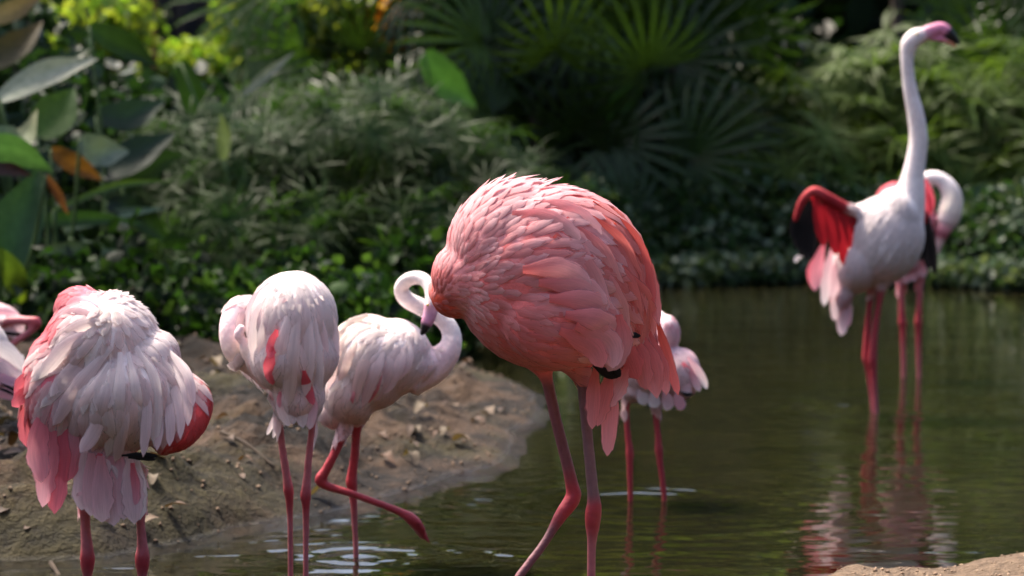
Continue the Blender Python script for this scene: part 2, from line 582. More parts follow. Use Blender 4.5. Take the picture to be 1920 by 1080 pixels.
class Bird:
    def __init__(self, D, label, group, voxel=0.004, lod=0.72):
        self.D = D
        self.k = D / F
        self.fine = lod
        self.voxel = voxel
        self.parts = []      # (verts, faces, colours rgba, feathered flag)
        self.label, self.group = label, group
        self.root = None

    def pt(self, px, py, dy=0.0):
        return P(px, py, self.D + dy)

    def blob(self, px, py, dy, rx, rz, ry, col, rot=0.0, feathered=True):
        k = self.k
        V, f = ellipsoid(self.pt(px, py, dy), rx * k, ry * k, rz * k, math.radians(rot))
        self.parts.append((V, f, np.tile(np.array([*lin(col), 0.0]), (len(V), 1)), feathered))

    def limb(self, rows, n=44, ring=14, gloss=0.0, feathered=False, squash=1.0):
        """rows: px py dy r_px colour"""
        path, cols = [], []
        for px, py, dy, r, c in rows:
            p = self.pt(px, py, dy)
            path.append((p.x, p.y, p.z, r * self.k, r * self.k * squash))
            cols.append(lin(c))
        path = np.array(path)
        V, f = tube(path, n, ring)
        KD = KDTree(len(path) * 1)
        # colour by nearest position along the path
        seg = np.linalg.norm(np.diff(path[:, :3], axis=0), axis=1)
        cum = np.concatenate([[0], np.cumsum(seg)])
        dense = catmull(path, 160)[:, :3]
        s = np.linspace(0, cum[-1], 160)
        d2 = ((V[:, None, :] - dense[None]) ** 2).sum(-1)
        sv = s[d2.argmin(1)]
        cols = np.array(cols)
        C = np.stack([np.interp(sv, cum, cols[:, i]) for i in range(3)] + [np.full(len(V), gloss)], 1)
        self.parts.append((V, f, C, feathered))

    def leg(self, rows, foot_dir=0.06):
        """rows as limb, last row at the water; carried on to the pond bed with a webbed foot"""
        px, py, dy, r, c = rows[-1]
        p = self.pt(px, py, dy)
        zb = -0.17
        # extend straight down
        px2, py2 = to_px((p.x, p.y, zb))
        rows = list(rows) + [(px2, py2, dy, r, c)]
        self.limb(rows, n=60, ring=12, gloss=1.0)
        for a in (-0.5, 0, 0.5):
            q = Vector((p.x + 0.07 * math.sin(a), p.y - 0.08 * math.cos(a), zb - 0.012))
            path = np.array([(p.x, p.y, zb, 0.008, 0.008), (*((Vector((p.x, p.y, zb)) + q) / 2), 0.007, 0.007), (*q, 0.003, 0.003)])
            V, f = tube(path, 10, 8)
            self.parts.append((V, f, np.tile(np.array([*lin(c), 1.0]), (len(V), 1)), False))

    def build_body(self, smooth=6, base=None):
        V, Fc, C, fl = [], [], [], []
        o = 0
        for v, f, c, ft in self.parts:
            V.append(v); C.append(c); fl.append(np.full(len(v), ft))
            Fc += [tuple(i + o for i in q) for q in f]
            o += len(v)
        V, C, fl = np.vstack(V), np.vstack(C), np.concatenate(fl)
        me = bpy.data.meshes.new('tmp')
        me.from_pydata([tuple(v) for v in V], [], Fc)
        ob = link(bpy.data.objects.new('tmp', me))
        md = ob.modifiers.new('r', 'REMESH')
        md.mode = 'VOXEL'
        md.voxel_size = self.voxel
        sm = ob.modifiers.new('s', 'SMOOTH')
        sm.iterations = smooth
        sm.factor = 0.5
        dg = bpy.context.evaluated_depsgraph_get()
        ev = ob.evaluated_get(dg)
        m2 = bpy.data.meshes.new_from_object(ev)
        bpy.data.objects.remove(ob)
        n = len(m2.vertices)
        co = np.empty(n * 3, np.float32)
        m2.vertices.foreach_get('co', co)
        co = co.reshape(-1, 3)
        kd = KDTree(len(V))
        for i, v in enumerate(V): kd.insert(v, i)
        kd.balance()
        near = np.array([kd.find(v)[1] for v in co])
        self.co, self.flag = co, fl[near]
        cc = C[near].astype(np.float32)
        # soften colour borders
        ne = len(m2.edges)
        ed = np.empty(ne * 2, np.int32)
        m2.edges.foreach_get('vertices', ed)
        ed = ed.reshape(-1, 2)
        deg = np.bincount(ed.ravel(), minlength=n)[:, None]
        for _ in range(4):
            acc = np.zeros_like(cc)
            np.add.at(acc, ed[:, 0], cc[ed[:, 1]])
            np.add.at(acc, ed[:, 1], cc[ed[:, 0]])
            cc = 0.4 * cc + 0.6 * acc / np.maximum(deg, 1)
        a = m2.color_attributes.new('col', 'FLOAT_COLOR', 'POINT')
        a.data.foreach_set('color', cc.ravel())
        m2.materials.clear()
        m2.materials.append(M_BODY)
        m2.polygons.foreach_set('use_smooth', np.ones(len(m2.polygons), bool))
        m2.name = 'body'
        fp = self.parts[0][0].mean(0)
        self.root = empty('flamingo', (fp[0], fp[1], 0))
        tag(self.root, self.label, 'flamingo', self.group)
        self.inv = Matrix.Translation((-fp[0], -fp[1], 0))
        body = bpy.data.objects.new('body', m2)
        link(body)
        self.adopt(body)
        m2.calc_loop_triangles()
        tris = np.empty(len(m2.loop_triangles) * 3, np.int32)
        m2.loop_triangles.foreach_get('vertices', tris)
        self.tris = tris.reshape(-1, 3)
        self.bvh = BVHTree.FromPolygons([tuple(v) for v in co], [tuple(t) for t in self.tris])
        return body

    def adopt(self, o):
        o.parent = self.root
        o.matrix_parent_inverse = self.inv

    def plumage(self, ctrl, density=1.0, seed=1):
        """ctrl rows: px py dx dy length width base tip lift (pixels of the photograph at this bird)"""
        r = np.random.default_rng(seed)
        cp = np.array([c[:2] for c in ctrl], float)
        cd = np.array([np.array(c[2:4]) / math.hypot(*c[2:4]) for c in ctrl])
        cl = np.array([c[4:6] for c in ctrl], float) * np.array([1.0, self.fine])
        cb = np.array([lin(c[6]) for c in ctrl])
        ct = np.array([lin(c[7]) for c in ctrl])
        cf = np.array([c[8] for c in ctrl], float)
        ok = self.flag[self.tris].all(1)
        T = self.tris[ok]
        a, b2, c2 = self.co[T[:, 0]], self.co[T[:, 1]], self.co[T[:, 2]]
        nr = np.cross(b2 - a, c2 - a)
        ar = np.linalg.norm(nr, axis=1)
        nn = nr / (ar[:, None] + 1e-12)
        keep = nn[:, 1] < 0.55
        a, b2, c2, ar, nn = a[keep], b2[keep], c2[keep], ar[keep], nn[keep]
        M = 9000
        pick = r.choice(len(ar), M, p=ar / ar.sum())
        u, v = r.random((2, M, 1))
        fl = (u + v) > 1
        u, v = np.where(fl, 1 - u, u), np.where(fl, 1 - v, v)
        pts = a[pick] + u * (b2[pick] - a[pick]) + v * (c2[pick] - a[pick])
        grid = {}
        k = self.k
        VV, FF, CC, UU, NO = [], [], [], [], []
        nseg = 7
        tt = np.linspace(0, 1, nseg)
        off = 0
        for p in pts:
            px = to_px(p)
            d2 = ((cp - np.array(px)) ** 2).sum(1) + 60
            w = 1 / d2 ** 1.6
            w /= w.sum()
            L, W = (w @ cl) * k
            rad = math.sqrt(L * W) * 0.43 / density
            cell = 0.03
            gk = tuple((p / cell).astype(int))
            bad = False
            R = int(rad / cell) + 1
            for i in range(-R, R + 1):
                for j in range(-R, R + 1):
                    for q in range(-R, R + 1):
                        for s in grid.get((gk[0] + i, gk[1] + j, gk[2] + q), ()):
                            if (s[0] - p[0]) ** 2 + (s[1] - p[1]) ** 2 + (s[2] - p[2]) ** 2 < rad * rad:
                                bad = True
                                break
                        if bad: break
                    if bad: break
                if bad: break
            if bad: continue
            grid.setdefault(gk, []).append(p)
            dpx = w @ cd
            ang = math.atan2(-dpx[1], dpx[0]) + r.normal(0, 0.16)
            dirw = Vector((math.cos(ang), r.normal(0, 0.05), math.sin(ang)))
            L *= r.uniform(0.9, 1.4)
            W *= r.uniform(0.85, 1.3)
            lv = w @ cf
            lift = (lv if lv > 0.14 else lv * 0.4) * r.uniform(0.4, 1.5) + 0.006
            tip = (w @ ct) * r.uniform(0.95, 1.04)
            base = (w @ cb) * r.uniform(0.92, 1.04)
            pn = 0.5 + 0.5 * mnoise.noise(Vector(p) * 17.0)
            tip = tip * (0.92 + 0.13 * pn)
            base = base * (0.84 + 0.26 * pn)
            if r.random() < 0.25: tip = 0.5 * tip + 0.5 * base
            point = r.uniform(0.1, 0.7)
            q = Vector(p)
            step = L / (nseg - 1)
            spine, nrm, dirs = [], [], []
            twist = r.normal(0, 0.08)
            for i in range(nseg):
                loc, no, _, _ = self.bvh.find_nearest(q)
                t = tt[i]
                dt = dirw - no * dirw.dot(no)
                if dt.length < 0.05: dt = Vector((no.z, 0, -no.x))
                dt.normalize()
                free = (q - loc).dot(no)
                base_p = loc if free < 0.0005 else q
                spine.append(base_p + no * (-0.0012 + 0.0018 * min(1, t * 3) + lift * L * t * t))
                nrm.append(no.copy())
                dirs.append(dt)
                nxt = loc + dt * step
                q = nxt
                dirw = (dt + no * 0).normalized()
            hw = wprof(tt, point) * W * 0.5
            for i in range(nseg):
                c = dirs[i].cross(nrm[i]).normalized()
                nn2 = (nrm[i] + c * twist)
                dr = hw[i] * 0.14
                NO += [(nrm[i] - c * 0.28 - dirs[i] * 0.12 * tt[i]).normalized(), nrm[i], (nrm[i] + c * 0.28 - dirs[i] * 0.12 * tt[i]).normalized()]
                VV.append(spine[i] - c * hw[i] - nn2 * dr)
                VV.append(spine[i] + nn2 * hw[i] * 0.06)
                VV.append(spine[i] + c * hw[i] - nn2 * dr)
                t = tt[i]
                colr = base * (1 - t) + tip * t
                am = 1.0 if i < nseg - 1 else 0.05
                CC += [(*colr, 0.05), (*colr, am), (*colr, 0.05)]
                sd = off * 0.013
                UU += [(t + sd, 0.0 + sd), (t + sd, 0.5 + sd), (t + sd, 1.0 + sd)]
                if i < nseg - 1:
                    o = off + i * 3
                    FF += [(o, o + 1, o + 4, o + 3), (o + 1, o + 2, o + 5, o + 4)]
            off += nseg * 3
        me = mesh_np('plumage', np.array([tuple(v) for v in VV]), np.array(FF), M_FEATHER, np.array(CC), np.array(UU))
        me.normals_split_custom_set_from_vertices([tuple(v) for v in NO])
        o = link(bpy.data.objects.new('plumage', me))
        o['kind'] = 'stuff'
        self.adopt(o)
        return off // (nseg * 3)

    def surf(self, px, py, lift=0.004):
        o = Vector((0, 0, CAM_H))
        d = (P(px, py, self.D) - o).normalized()
        loc, no, _, _ = self.bvh.ray_cast(o, d)
        if loc is None or abs(loc.y - self.D) > 0.4: return None
        return loc - d * lift

    def feather(self, pts, w, base, tip, name='feather', dy=None, lift=0.004, point=0.3, n=13, jag=0.05, arch=0.22, seed=0):
        """one large feather through photo points; depth from the body it lies on (or dy)"""
        r = random.Random(hash((pts[0], pts[-1], seed)) & 0xffff)
        W = []
        last = None
        hits = [None if dy is not None else self.surf(px, py, lift + 0.0015 * i) for i, (px, py) in enumerate(pts)]
        first = next((h for h in hits if h is not None), None)
        for i, ((px, py), h) in enumerate(zip(pts, hits)):
            if h is None:
                dep = dy if dy is not None else ((last if last is not None else (first.y if first else self.D)) - self.D)
                if isinstance(dep, (list, tuple)): dep = dep[i]
                h = self.pt(px, py, dep)
            W.append((*h, 0, 0))
            last = h.y
        s = catmull(np.array(W), n)[:, :3]
        T = np.gradient(s, axis=0)
        T /= np.linalg.norm(T, axis=1)[:, None]
        view = np.array([0, -1.0, 0.12])
        c = np.cross(T, view)
        c /= np.linalg.norm(c, axis=1)[:, None]
        nn = np.cross(c, T)
        tt = np.linspace(0, 1, n)
        hw = wprof(tt, point) * w * self.k * 0.5
        cols = [np.array(lin(base)), np.array(lin(tip))]
        V, C, U, NO = [], [], [], []
        lanes = (-1, -0.55, 0, 0.55, 1)
        jit = [[1 + r.uniform(-jag, jag) * (2.2 if t > 0.6 else 1) for t in tt] for _ in range(2)]
        tw = r.uniform(-0.15, 0.15)
        for i, t in enumerate(tt):
            for l in lanes:
                j = jit[0 if l < 0 else 1][i] if abs(l) > 0.6 else 1
                V.append(s[i] + c[i] * hw[i] * l * j - nn[i] * hw[i] * (arch * l * l + tw * l))
                nv = nn[i] + c[i] * (0.35 * l - tw)
                NO.append(tuple(nv / np.linalg.norm(nv)))
                cc = cols[0] * (1 - t) + cols[1] * t
                C.append((*(cc * (0.95 if l == 0 else 1.0)), 0.05 if (abs(l) == 1 or i == n - 1) else (0.8 if l else 1.0)))
                U.append((t + pts[0][0] * 0.1, (l + 1) / 2 + pts[0][1] * 0.1))
        FF = []
        m = len(lanes)
        for i in range(n - 1):
            for j in range(m - 1):
                a = i * m + j
                FF.append((a, a + 1, a + m + 1, a + m))
        me = mesh_np(name, np.array(V), np.array(FF), M_FEATHER, np.array(C), np.array(U))
        me.normals_split_custom_set_from_vertices(NO)
        o = link(bpy.data.objects.new(name, me))
        self.adopt(o)
        return o

    def bill(self, rows, n=24):
        b2 = Bird(self.D, None, None)
        b2.limb(rows, n=n, ring=14, gloss=1.0, squash=0.75)
        V, f, C, _ = b2.parts[0]
        me = bpy.data.meshes.new('bill')
        me.from_pydata([tuple(v) for v in V], [], f)
        a = me.color_attributes.new('col', 'FLOAT_COLOR', 'POINT')
        a.data.foreach_set('color', C.astype(np.float32).ravel())
        me.materials.append(M_BILL)
        me.polygons.foreach_set('use_smooth', np.ones(len(me.polygons), bool))
        o = link(bpy.data.objects.new('bill', me))
        self.adopt(o)
        return o

    def eye(self, px, py, dy, r):
        V, f = ellipsoid(self.pt(px, py, dy), r * self.k, r * self.k, r * self.k, 0, 12, 8)
        me = bpy.data.meshes.new('eye')
        me.from_pydata([tuple(v) for v in V], [], f)
        me.materials.append(M_EYE)
        me.polygons.foreach_set('use_smooth', np.ones(len(me.polygons), bool))
        o = link(bpy.data.objects.new('eye', me))
        self.adopt(o)


# plumage colours; the cream and lilac paint in sunlit feathers
WH = (250, 241, 239); WP = (250, 224, 227); PKW = (246, 186, 198); PINK = (242, 126, 142); ROSE = (228, 92, 108)
RED = (164, 30, 40); SAL = (231, 122, 122); LIL = (248, 202, 208); ORG = (216, 84, 62); PK = (240, 156, 158)
RW = (230, 84, 84); BLK = (22, 20, 22); CREAM_SUN = (240, 226, 212)
LEGP = (194, 112, 120); LEGR = (178, 62, 72); LEGG = (128, 94, 100); LEGM = (132, 80, 87)

# ================================================================== the salmon bird in front
b = Bird(5.0, 'large salmon-pink flamingo with ruffled back and hidden head, wading in front of the white birds', 'flamingos in the pond', 0.0042)
b.blob(1035, 522, 0.0, 185, 174, 135, SAL)
b.blob(968, 468, 0.01, 132, 128, 112, (243, 166, 170))  # upper left of the body tinted lighter for the sun
b.blob(905, 528, 0.0, 99, 76, 78, PK, rot=-18)
b.blob(850, 560, 0.0, 44, 36, 40, ORG, rot=-20)
b.blob(1122, 545, 0.01, 104, 146, 110, SAL, rot=6)
b.blob(1050, 598, -0.085, 112, 92, 62, SAL, rot=-6)
b.blob(1180, 640, 0.03, 50, 62, 60, SAL)
b.limb([(1010, 660, 0.03, 50, SAL), (1020, 694, 0.03, 20, SAL), (1024, 712, 0.03, 12, LEGP)], n=20)
b.limb([(1075, 660, -0.03, 50, SAL), (1088, 700, -0.03, 20, SAL), (1093, 718, -0.03, 12, LEGG)], n=20)
b.limb([(845, 555, 0.05, 34, ORG), (835, 540, 0.15, 30, PK), (900, 520, 0.22, 26, PK), (1010, 540, 0.235, 22, PK), (1100, 590, 0.2, 22, PK), (1150, 612, 0.15, 26, PK), (1178, 622, 0.1, 20, LIL)], n=50)
b.leg([(1022, 695, 0.03, 12, LEGM), (1042, 785, 0.03, 11.5, LEGM), (1063, 868, 0.03, 12, LEGM), (1073, 912, 0.03, 13.5, LEGR), (1075, 933, 0.03, 16.4, LEGR), (1052, 966, 0.02, 13.5, LEGR), (1036, 993, 0.015, 10, LEGM), (1018, 1022, 0.0, 9, LEGM), (977, 1076, -0.03, 9, LEGM), (900, 1180, -0.07, 9, LEGM), (850, 1250, -0.1, 9, LEGM)])
b.leg([(1091, 702, -0.03, 12, LEGG), (1098, 780, -0.03, 11, LEGG), (1104, 844, -0.03, 11, LEGG), (1112, 925, -0.03, 12, LEGG), (1114, 945, -0.03, 14.5, LEGR), (1112, 966, -0.03, 16.4, LEGR), (1111, 992, -0.03, 13.5, LEGR), (1110, 1012, -0.03, 10, LEGP), (1109, 1047, -0.03, 9, LEGP), (1108, 1150, -0.03, 9, LEGP), (1107, 1262, -0.03, 9, LEGP)])
b.build_body()
PK_SUN = (243, 166, 170); LIL_SUN = (250, 212, 216); SALL = (236, 136, 136)  # paler pinks paint sunlight onto the upper left plumage
ctrl4 = [
 (812, 540, .3, -.8, 21, 8, ORG, PK, .06), (830, 585, .8, .1, 21, 8, ORG, PK, .05), (822, 500, .35, -.9, 32, 11, PK_SUN, LIL_SUN, .1),
 (840, 450, .4, -.9, 44, 14, PK_SUN, LIL_SUN, .12), (880, 380, .5, -.85, 63, 17, PK_SUN, LIL_SUN, .15), (945, 345, .75, -.6, 69, 19, PK_SUN, LIL_SUN, .17),
 (1010, 350, 1, -.1, 74, 22, PK_SUN, LIL_SUN, .1), (950, 420, .85, -.4, 74, 23, PK_SUN, LIL_SUN, .07), (900, 440, .7, -.65, 55, 17, PK_SUN, LIL_SUN, .1), (1060, 430, .9, .35, 94, 27, SALL, LIL, .04),
 (1130, 400, .72, .68, 116, 24, ORG, PK, .02), (1200, 470, .42, .9, 136, 23, ORG, PK, .02), (1150, 510, .3, .95, 126, 26, (218, 98, 92), SAL, .02), (1110, 500, .7, .7, 105, 26, (214, 96, 92), SAL, .02),  # darker salmon paints the shade behind the wing edge
 (1215, 580, .08, 1, 116, 22, SAL, PK, .02), (900, 500, .95, -.15, 42, 14, SALL, LIL, .07), (870, 560, .95, .2, 27, 9, PK_SUN, LIL_SUN, .07),
 (960, 540, 1, .0, 74, 20, SALL, LIL, .06), (970, 490, 1, -.1, 69, 20, SALL, LIL, .06), (1040, 510, 1, .12, 94, 26, SALL, LIL, .09), (1100, 560, 1, .25, 84, 24, SALL, LIL, .14),
 (1140, 610, .8, .5, 74, 24, SALL, LIL, .1), (1000, 640, .95, .25, 74, 24, SAL, PK, .03), (1100, 660, .6, .7, 63, 23, SALL, LIL, .08),
 (920, 610, .9, .4, 47, 16, SAL, PK, .03), (960, 650, .9, .4, 47, 17, SAL, PK, .02)]
b.fine = 1.0
print('feathers', b.plumage(ctrl4, 1.02, 4))
# long scapulars sweeping over the flank to the tail
for i, (pp, w, c1, c2) in enumerate([
    ([(1085, 395), (1160, 455), (1208, 560)], 34, ORG, PK), ([(1110, 380), (1188, 450), (1228, 570)], 30, ORG, SAL),
    ([(1060, 410), (1130, 480), (1170, 590)], 38, SAL, LIL), ([(1040, 440), (1100, 500), (1140, 585)], 38, SAL, LIL),
    ([(1150, 420), (1212, 500), (1236, 612)], 26, ORG, PK), ([(1130, 470), (1180, 540), (1198, 622)], 36, SAL, PK),
    ([(1165, 500), (1210, 560), (1224, 632)], 30, SAL, PK), ([(1105, 480), (1150, 550), (1176, 628)], 36, SAL, LIL),
    ([(1000, 380), (1070, 395), (1130, 440)], 36, PK, LIL), ([(960, 400), (1030, 410), (1090, 450)], 36, PK, LIL)]):
    b.feather(pp, w, c1, c2, 'scapular_feather', lift=0.003, seed=i)
# folded wing edge, tips paled to paint its lit upper rim
for i, (pp, w, c1, c2) in enumerate([
    ([(980, 505), (1050, 505), (1110, 535)], 44, SAL, LIL), ([(1010, 530), (1080, 535), (1140, 570)], 46, SAL, LIL),
    ([(1030, 560), (1100, 565), (1163, 600)], 46, SAL, LIL), ([(1060, 590), (1120, 600), (1166, 632)], 46, SAL, LIL),
    ([(1080, 610), (1140, 640), (1150, 692)], 46, SAL, LIL), ([(1050, 620), (1110, 650), (1130, 690)], 44, SAL, PK)]):
    b.feather(pp, w, c1, c2, 'wing_feather', lift=0.011, seed=i)
for i, (pp, w, c1, c2) in enumerate([
    ([(1160, 625), (1178, 665), (1196, 712)], 42, SAL, SAL), ([(1178, 622), (1200, 672), (1212, 732)], 40, SAL, PK),
    ([(1198, 622), (1222, 680), (1232, 748)], 38, SAL, PK), ([(1216, 622), (1240, 690), (1250, 742)], 30, SAL, PK),
    ([(1232, 600), (1252, 670), (1272, 742)], 22, ORG, SAL)]):
    b.feather(pp, w, c1, c2, 'tail_feather', dy=-0.05 + 0.012 * i, point=0.9, jag=0.12, arch=0.1, seed=i)
for i, (pp, w, c1, c2, dy) in enumerate([
    ([(1118, 684), (1112, 745), (1110, 806)], 28, SAL, PK, -0.075), ([(1140, 690), (1143, 780), (1139, 856)], 36, SAL, PK, -0.06),
    ([(1146, 690), (1132, 750), (1120, 800)], 32, SAL, PK, -0.07), ([(1176, 690), (1160, 725), (1138, 765)], 34, SAL, LIL, -0.065)]):
    b.feather(pp, w, c1, c2, 'hanging_feather', dy=dy, point=1.0, jag=0.1, arch=0.12, seed=i)
for pp, w, dy in (([(1112, 684), (1138, 700), (1162, 706)], 18, -0.085), ([(1164, 622), (1182, 627), (1202, 630)], 12, -0.072), ([(1150, 680), (1156, 695), (1163, 707)], 16, -0.09)):
    b.feather(pp, w, BLK, BLK, 'primary_feather', dy=dy, point=0.8)
b.feather([(1160, 590), (1166, 640), (1140, 697)], 44, SAL, (214, 176, 184), 'wing_feather', dy=-0.115, point=0.5)
b.bill([(1170, 620, 0.11, 18, LIL), (1195, 625, 0.08, 14, LIL), (1210, 640, 0.07, 10, BLK), (1214, 655, 0.07, 4, BLK)])

# ================================================================== white and pink bird seen from behind, at the left
b = Bird(5.55, 'white flamingo seen from behind with shaggy plumage, rose left wing and a skirt-like tail', 'flamingos in the pond', 0.0045)
b.blob(192, 645, 0.02, 108, 98, 120, WH)
b.blob(228, 738, 0.0, 126, 108, 125, WH)
b.blob(112, 735, 0.0, 70, 120, 90, PINK)
b.blob(150, 578, 0.04, 46, 42, 60, PINK)
b.blob(206, 880, -0.02, 54, 66, 50, PKW)
b.blob(266, 695, 0.01, 62, 84, 95, WH, rot=-35)
b.limb([(325, 715, 0.05, 30, PINK), (364, 748, 0.04, 33, PINK), (366, 786, 0.01, 26, RW), (340, 820, -0.02, 23, RW), (298, 838, -0.03, 17, RW)], n=36, ring=18, feathered=True)
b.limb([(190, 620, 0.1, 60, WH), (230, 640, 0.22, 36, WP), (270, 700, 0.27, 24, WP), (260, 790, 0.25, 21, WP), (235, 830, 0.19, 24, WP)], n=40)
b.leg([(170, 880, 0.0, 24, PKW), (160, 945, 0.0, 13, LEGP), (160, 985, 0.0, 10, LEGP), (163, 1022, 0.0, 12, LEGP), (164, 1046, 0.0, 15.0, LEGR), (164, 1066, 0.0, 12.8, LEGR), (164, 1085, 0.0, 9, LEGP), (164, 1150, 0, 9, LEGP)])
b.leg([(248, 880, 0.0, 24, PKW), (262, 950, 0.0, 13, LEGP), (264, 985, 0.0, 9, LEGP), (267, 1022, 0.0, 11, LEGP), (267, 1046, 0.0, 15.0, LEGR), (267, 1066, 0.0, 12.8, LEGR), (267, 1085, 0.0, 9, LEGP), (267, 1150, 0, 9, LEGP)])
b.build_body()
b.plumage([
 (145, 545, -.7, .25, 36, 20, ROSE, PINK, .12), (165, 540, .2, -.3, 26, 16, PINK, PKW, .12), (112, 592, -.75, .6, 52, 24, ROSE, PINK, .12), (70, 660, -.6, .8, 60, 24, PINK, PINK, .1),
 (42, 740, -.5, .85, 56, 22, SAL, PINK, .15), (70, 810, -.2, .97, 80, 28, SAL, PINK, .08), (100, 860, .0, 1, 90, 32, PINK, PKW, .05),
 (205, 552, .1, -.3, 26, 18, WH, WH, .2), (245, 572, .8, .2, 34, 20, WH, WH, .16), (200, 590, -.2, .6, 40, 22, CREAM_SUN, WH, .15), (160, 605, -.85, .45, 70, 30, WP, WH, .08),
 (120, 660, -.72, .65, 90, 34, WH, WH, .06), (145, 720, -.5, .85, 100, 36, WH, WP, .05), (120, 780, -.3, .95, 90, 32, PKW, PKW, .05), (200, 690, -.12, 1, 110, 36, WH, WH, .04),
 (262, 615, .6, .75, 60, 28, WH, WH, .07), (312, 690, .5, .87, 90, 30, WH, WH, .04), (280, 750, .12, 1, 110, 30, WH, WH, .03),
 (325, 770, -.1, 1, 80, 24, WH, WP, .04), (240, 810, -.02, 1, 100, 30, WH, WP, .05), (180, 800, -.1, 1, 110, 34, WH, WP, .05),
 (376, 730, .3, .9, 26, 13, RW, PINK, .08), (388, 755, .3, .9, 26, 13, RW, RW, .08), (365, 780, .0, 1, 26, 13, RW, RW, .06), (330, 840, -.7, .5, 24, 13, RW, RW, .06), (392, 780, -.3, .9, 28, 14, RW, RW, .05), (355, 822, -.75, .6, 28, 14, RW, RW, .05),
 (206, 900, 0, 1, 90, 30, PKW, WP, .05)], 1.05, 11)
for i, (pp, w, c1, c2) in enumerate([
    ([(205, 600), (150, 612), (92, 650)], 34, WH, WH), ([(200, 620), (130, 645), (72, 710)], 36, WP, WH), ([(205, 640), (140, 690), (75, 765)], 38, WP, WH),
    ([(210, 650), (150, 720), (98, 800)], 38, WH, WP), ([(205, 680), (165, 750), (130, 830)], 38, WH, WP), ([(215, 680), (190, 760), (172, 850)], 36, WH, WP),
    ([(225, 660), (222, 750), (200, 860)], 34, WH, WH), ([(240, 660), (255, 740), (250, 850)], 30, WH, WH), ([(255, 650), (290, 720), (290, 840)], 30, WH, WH),
    ([(270, 640), (322, 710), (328, 815)], 28, WH, WH), ([(260, 690), (275, 770), (268, 858)], 26, WH, WP), ([(285, 670), (328, 730), (338, 795)], 26, WH, WP),
    ([(235, 720), (230, 800), (215, 868)], 30, WH, WP), ([(300, 690), (312, 770), (305, 845)], 26, WH, WP), ([(180, 590), (140, 585), (100, 602)], 24, WP, WH), ([(185, 575), (150, 562), (122, 572)], 20, PKW, WP),
    ([(195, 740), (180, 800), (150, 850)], 36, WH, WP)]):
    b.feather(pp, w * 0.82, c1, c2, 'scapular_feather', lift=0.0065, seed=i)
for i, (pp, w, c1, c2) in enumerate([
    ([(305, 660), (348, 725), (352, 800)], 28, WH, WP), ([(300, 680), (335, 755), (338, 825)], 26, WH, WP), ([(295, 700), (318, 770), (318, 838)], 26, WH, WP),
    ([(310, 650), (352, 705), (362, 765)], 24, WH, WP), ([(280, 720), (296, 790), (294, 846)], 26, WH, WP)]):
    b.feather(pp, w * 0.82, c1, c2, 'scapular_feather', dy=(-0.03, -0.1, -0.115), seed=i)
for i, (pp, w, c1, c2) in enumerate([
    ([(85, 760), (70, 830), (78, 905)], 42, PINK, PKW), ([(100, 780), (88, 870), (80, 952)], 45, PINK, PKW), ([(120, 790), (110, 880), (102, 965)], 42, PINK, PINK),
    ([(135, 790), (128, 850), (122, 905)], 45, PKW, PINK), ([(110, 770), (98, 800), (92, 850)], 37, PINK, PINK), ([(140, 800), (142, 850), (135, 892)], 37, PKW, PINK),
    ([(60, 720), (40, 745), (22, 762)], 27, SAL, PINK), ([(62, 740), (48, 790), (52, 840)], 30, SAL, PINK), ([(75, 690), (48, 712), (28, 742)], 27, SAL, PINK)]):
    b.feather(pp, w, c1, c2, 'wing_feather', dy=-0.09 + 0.004 * i, point=0.5, jag=0.1, arch=0.12, seed=i)
for i, (pp, w, c1, c2) in enumerate([
    ([(160, 845), (154, 900), (153, 958)], 39, WP, WP), ([(172, 850), (168, 910), (170, 968)], 44, PKW, WP), ([(190, 855), (188, 920), (192, 980)], 47, PKW, WP),
    ([(208, 855), (208, 925), (213, 987)], 47, PKW, WP), ([(225, 858), (228, 920), (232, 975)], 47, PKW, WP), ([(243, 858), (248, 920), (252, 983)], 44, WP, WP),
    ([(257, 862), (262, 920), (262, 976)], 30, WH, WH), ([(188, 850), (182, 880), (178, 915)], 30, PINK, PINK), ([(248, 868), (250, 915), (249, 950)], 25, PINK, PKW)]):
    b.feather(pp, w, c1, c2, 'tail_feather', dy=-0.075 - 0.003 * (i % 3), point=0.15, jag=0.12, arch=0.1, seed=i)
for pp in ([(228, 854), (262, 853), (298, 855)], [(240, 858), (270, 858), (292, 862)]):
    b.feather(pp, 11, BLK, BLK, 'primary_feather', dy=-0.11, point=0.8)

# ================================================================== white bird seen from behind, second
b = Bird(5.8, 'white flamingo seen from behind with a smooth domed back and two red wing patches', 'flamingos in the pond', 0.0045)
b.blob(548, 600, 0.0, 84, 92, 110, WH)
b.blob(548, 665, -0.01, 86, 72, 105, WH)
b.blob(562, 735, -0.03, 46, 58, 60, WH)
b.limb([(480, 590, 0.06, 36, PKW), (448, 588, 0.03, 29, WP), (434, 620, 0.0, 24, WP), (446, 658, 0.0, 27, CREAM_SUN), (478, 690, 0.03, 20, WP), (505, 722, 0.05, 15, WP)], n=44)
b.limb([(455, 612, -0.05, 9, WP), (446, 628, -0.055, 9, WP), (456, 640, -0.05, 9, WP), (462, 662, -0.05, 11, CREAM_SUN), (480, 695, -0.05, 7, WP), (500, 722, -0.05, 5, WP)], n=36)
b.leg([(520, 735, 0.0, 20, WP), (521, 762, 0.0, 9, LEGP), (528, 830, 0.0, 7.5, LEGP), (538, 895, 0.0, 8.5, LEGP), (541, 919, 0.0, 10.7, LEGR), (543, 940, 0.0, 7.9, LEGR), (544, 990, 0.0, 6, LEGP), (545, 1108, 0, 6, LEGP)])
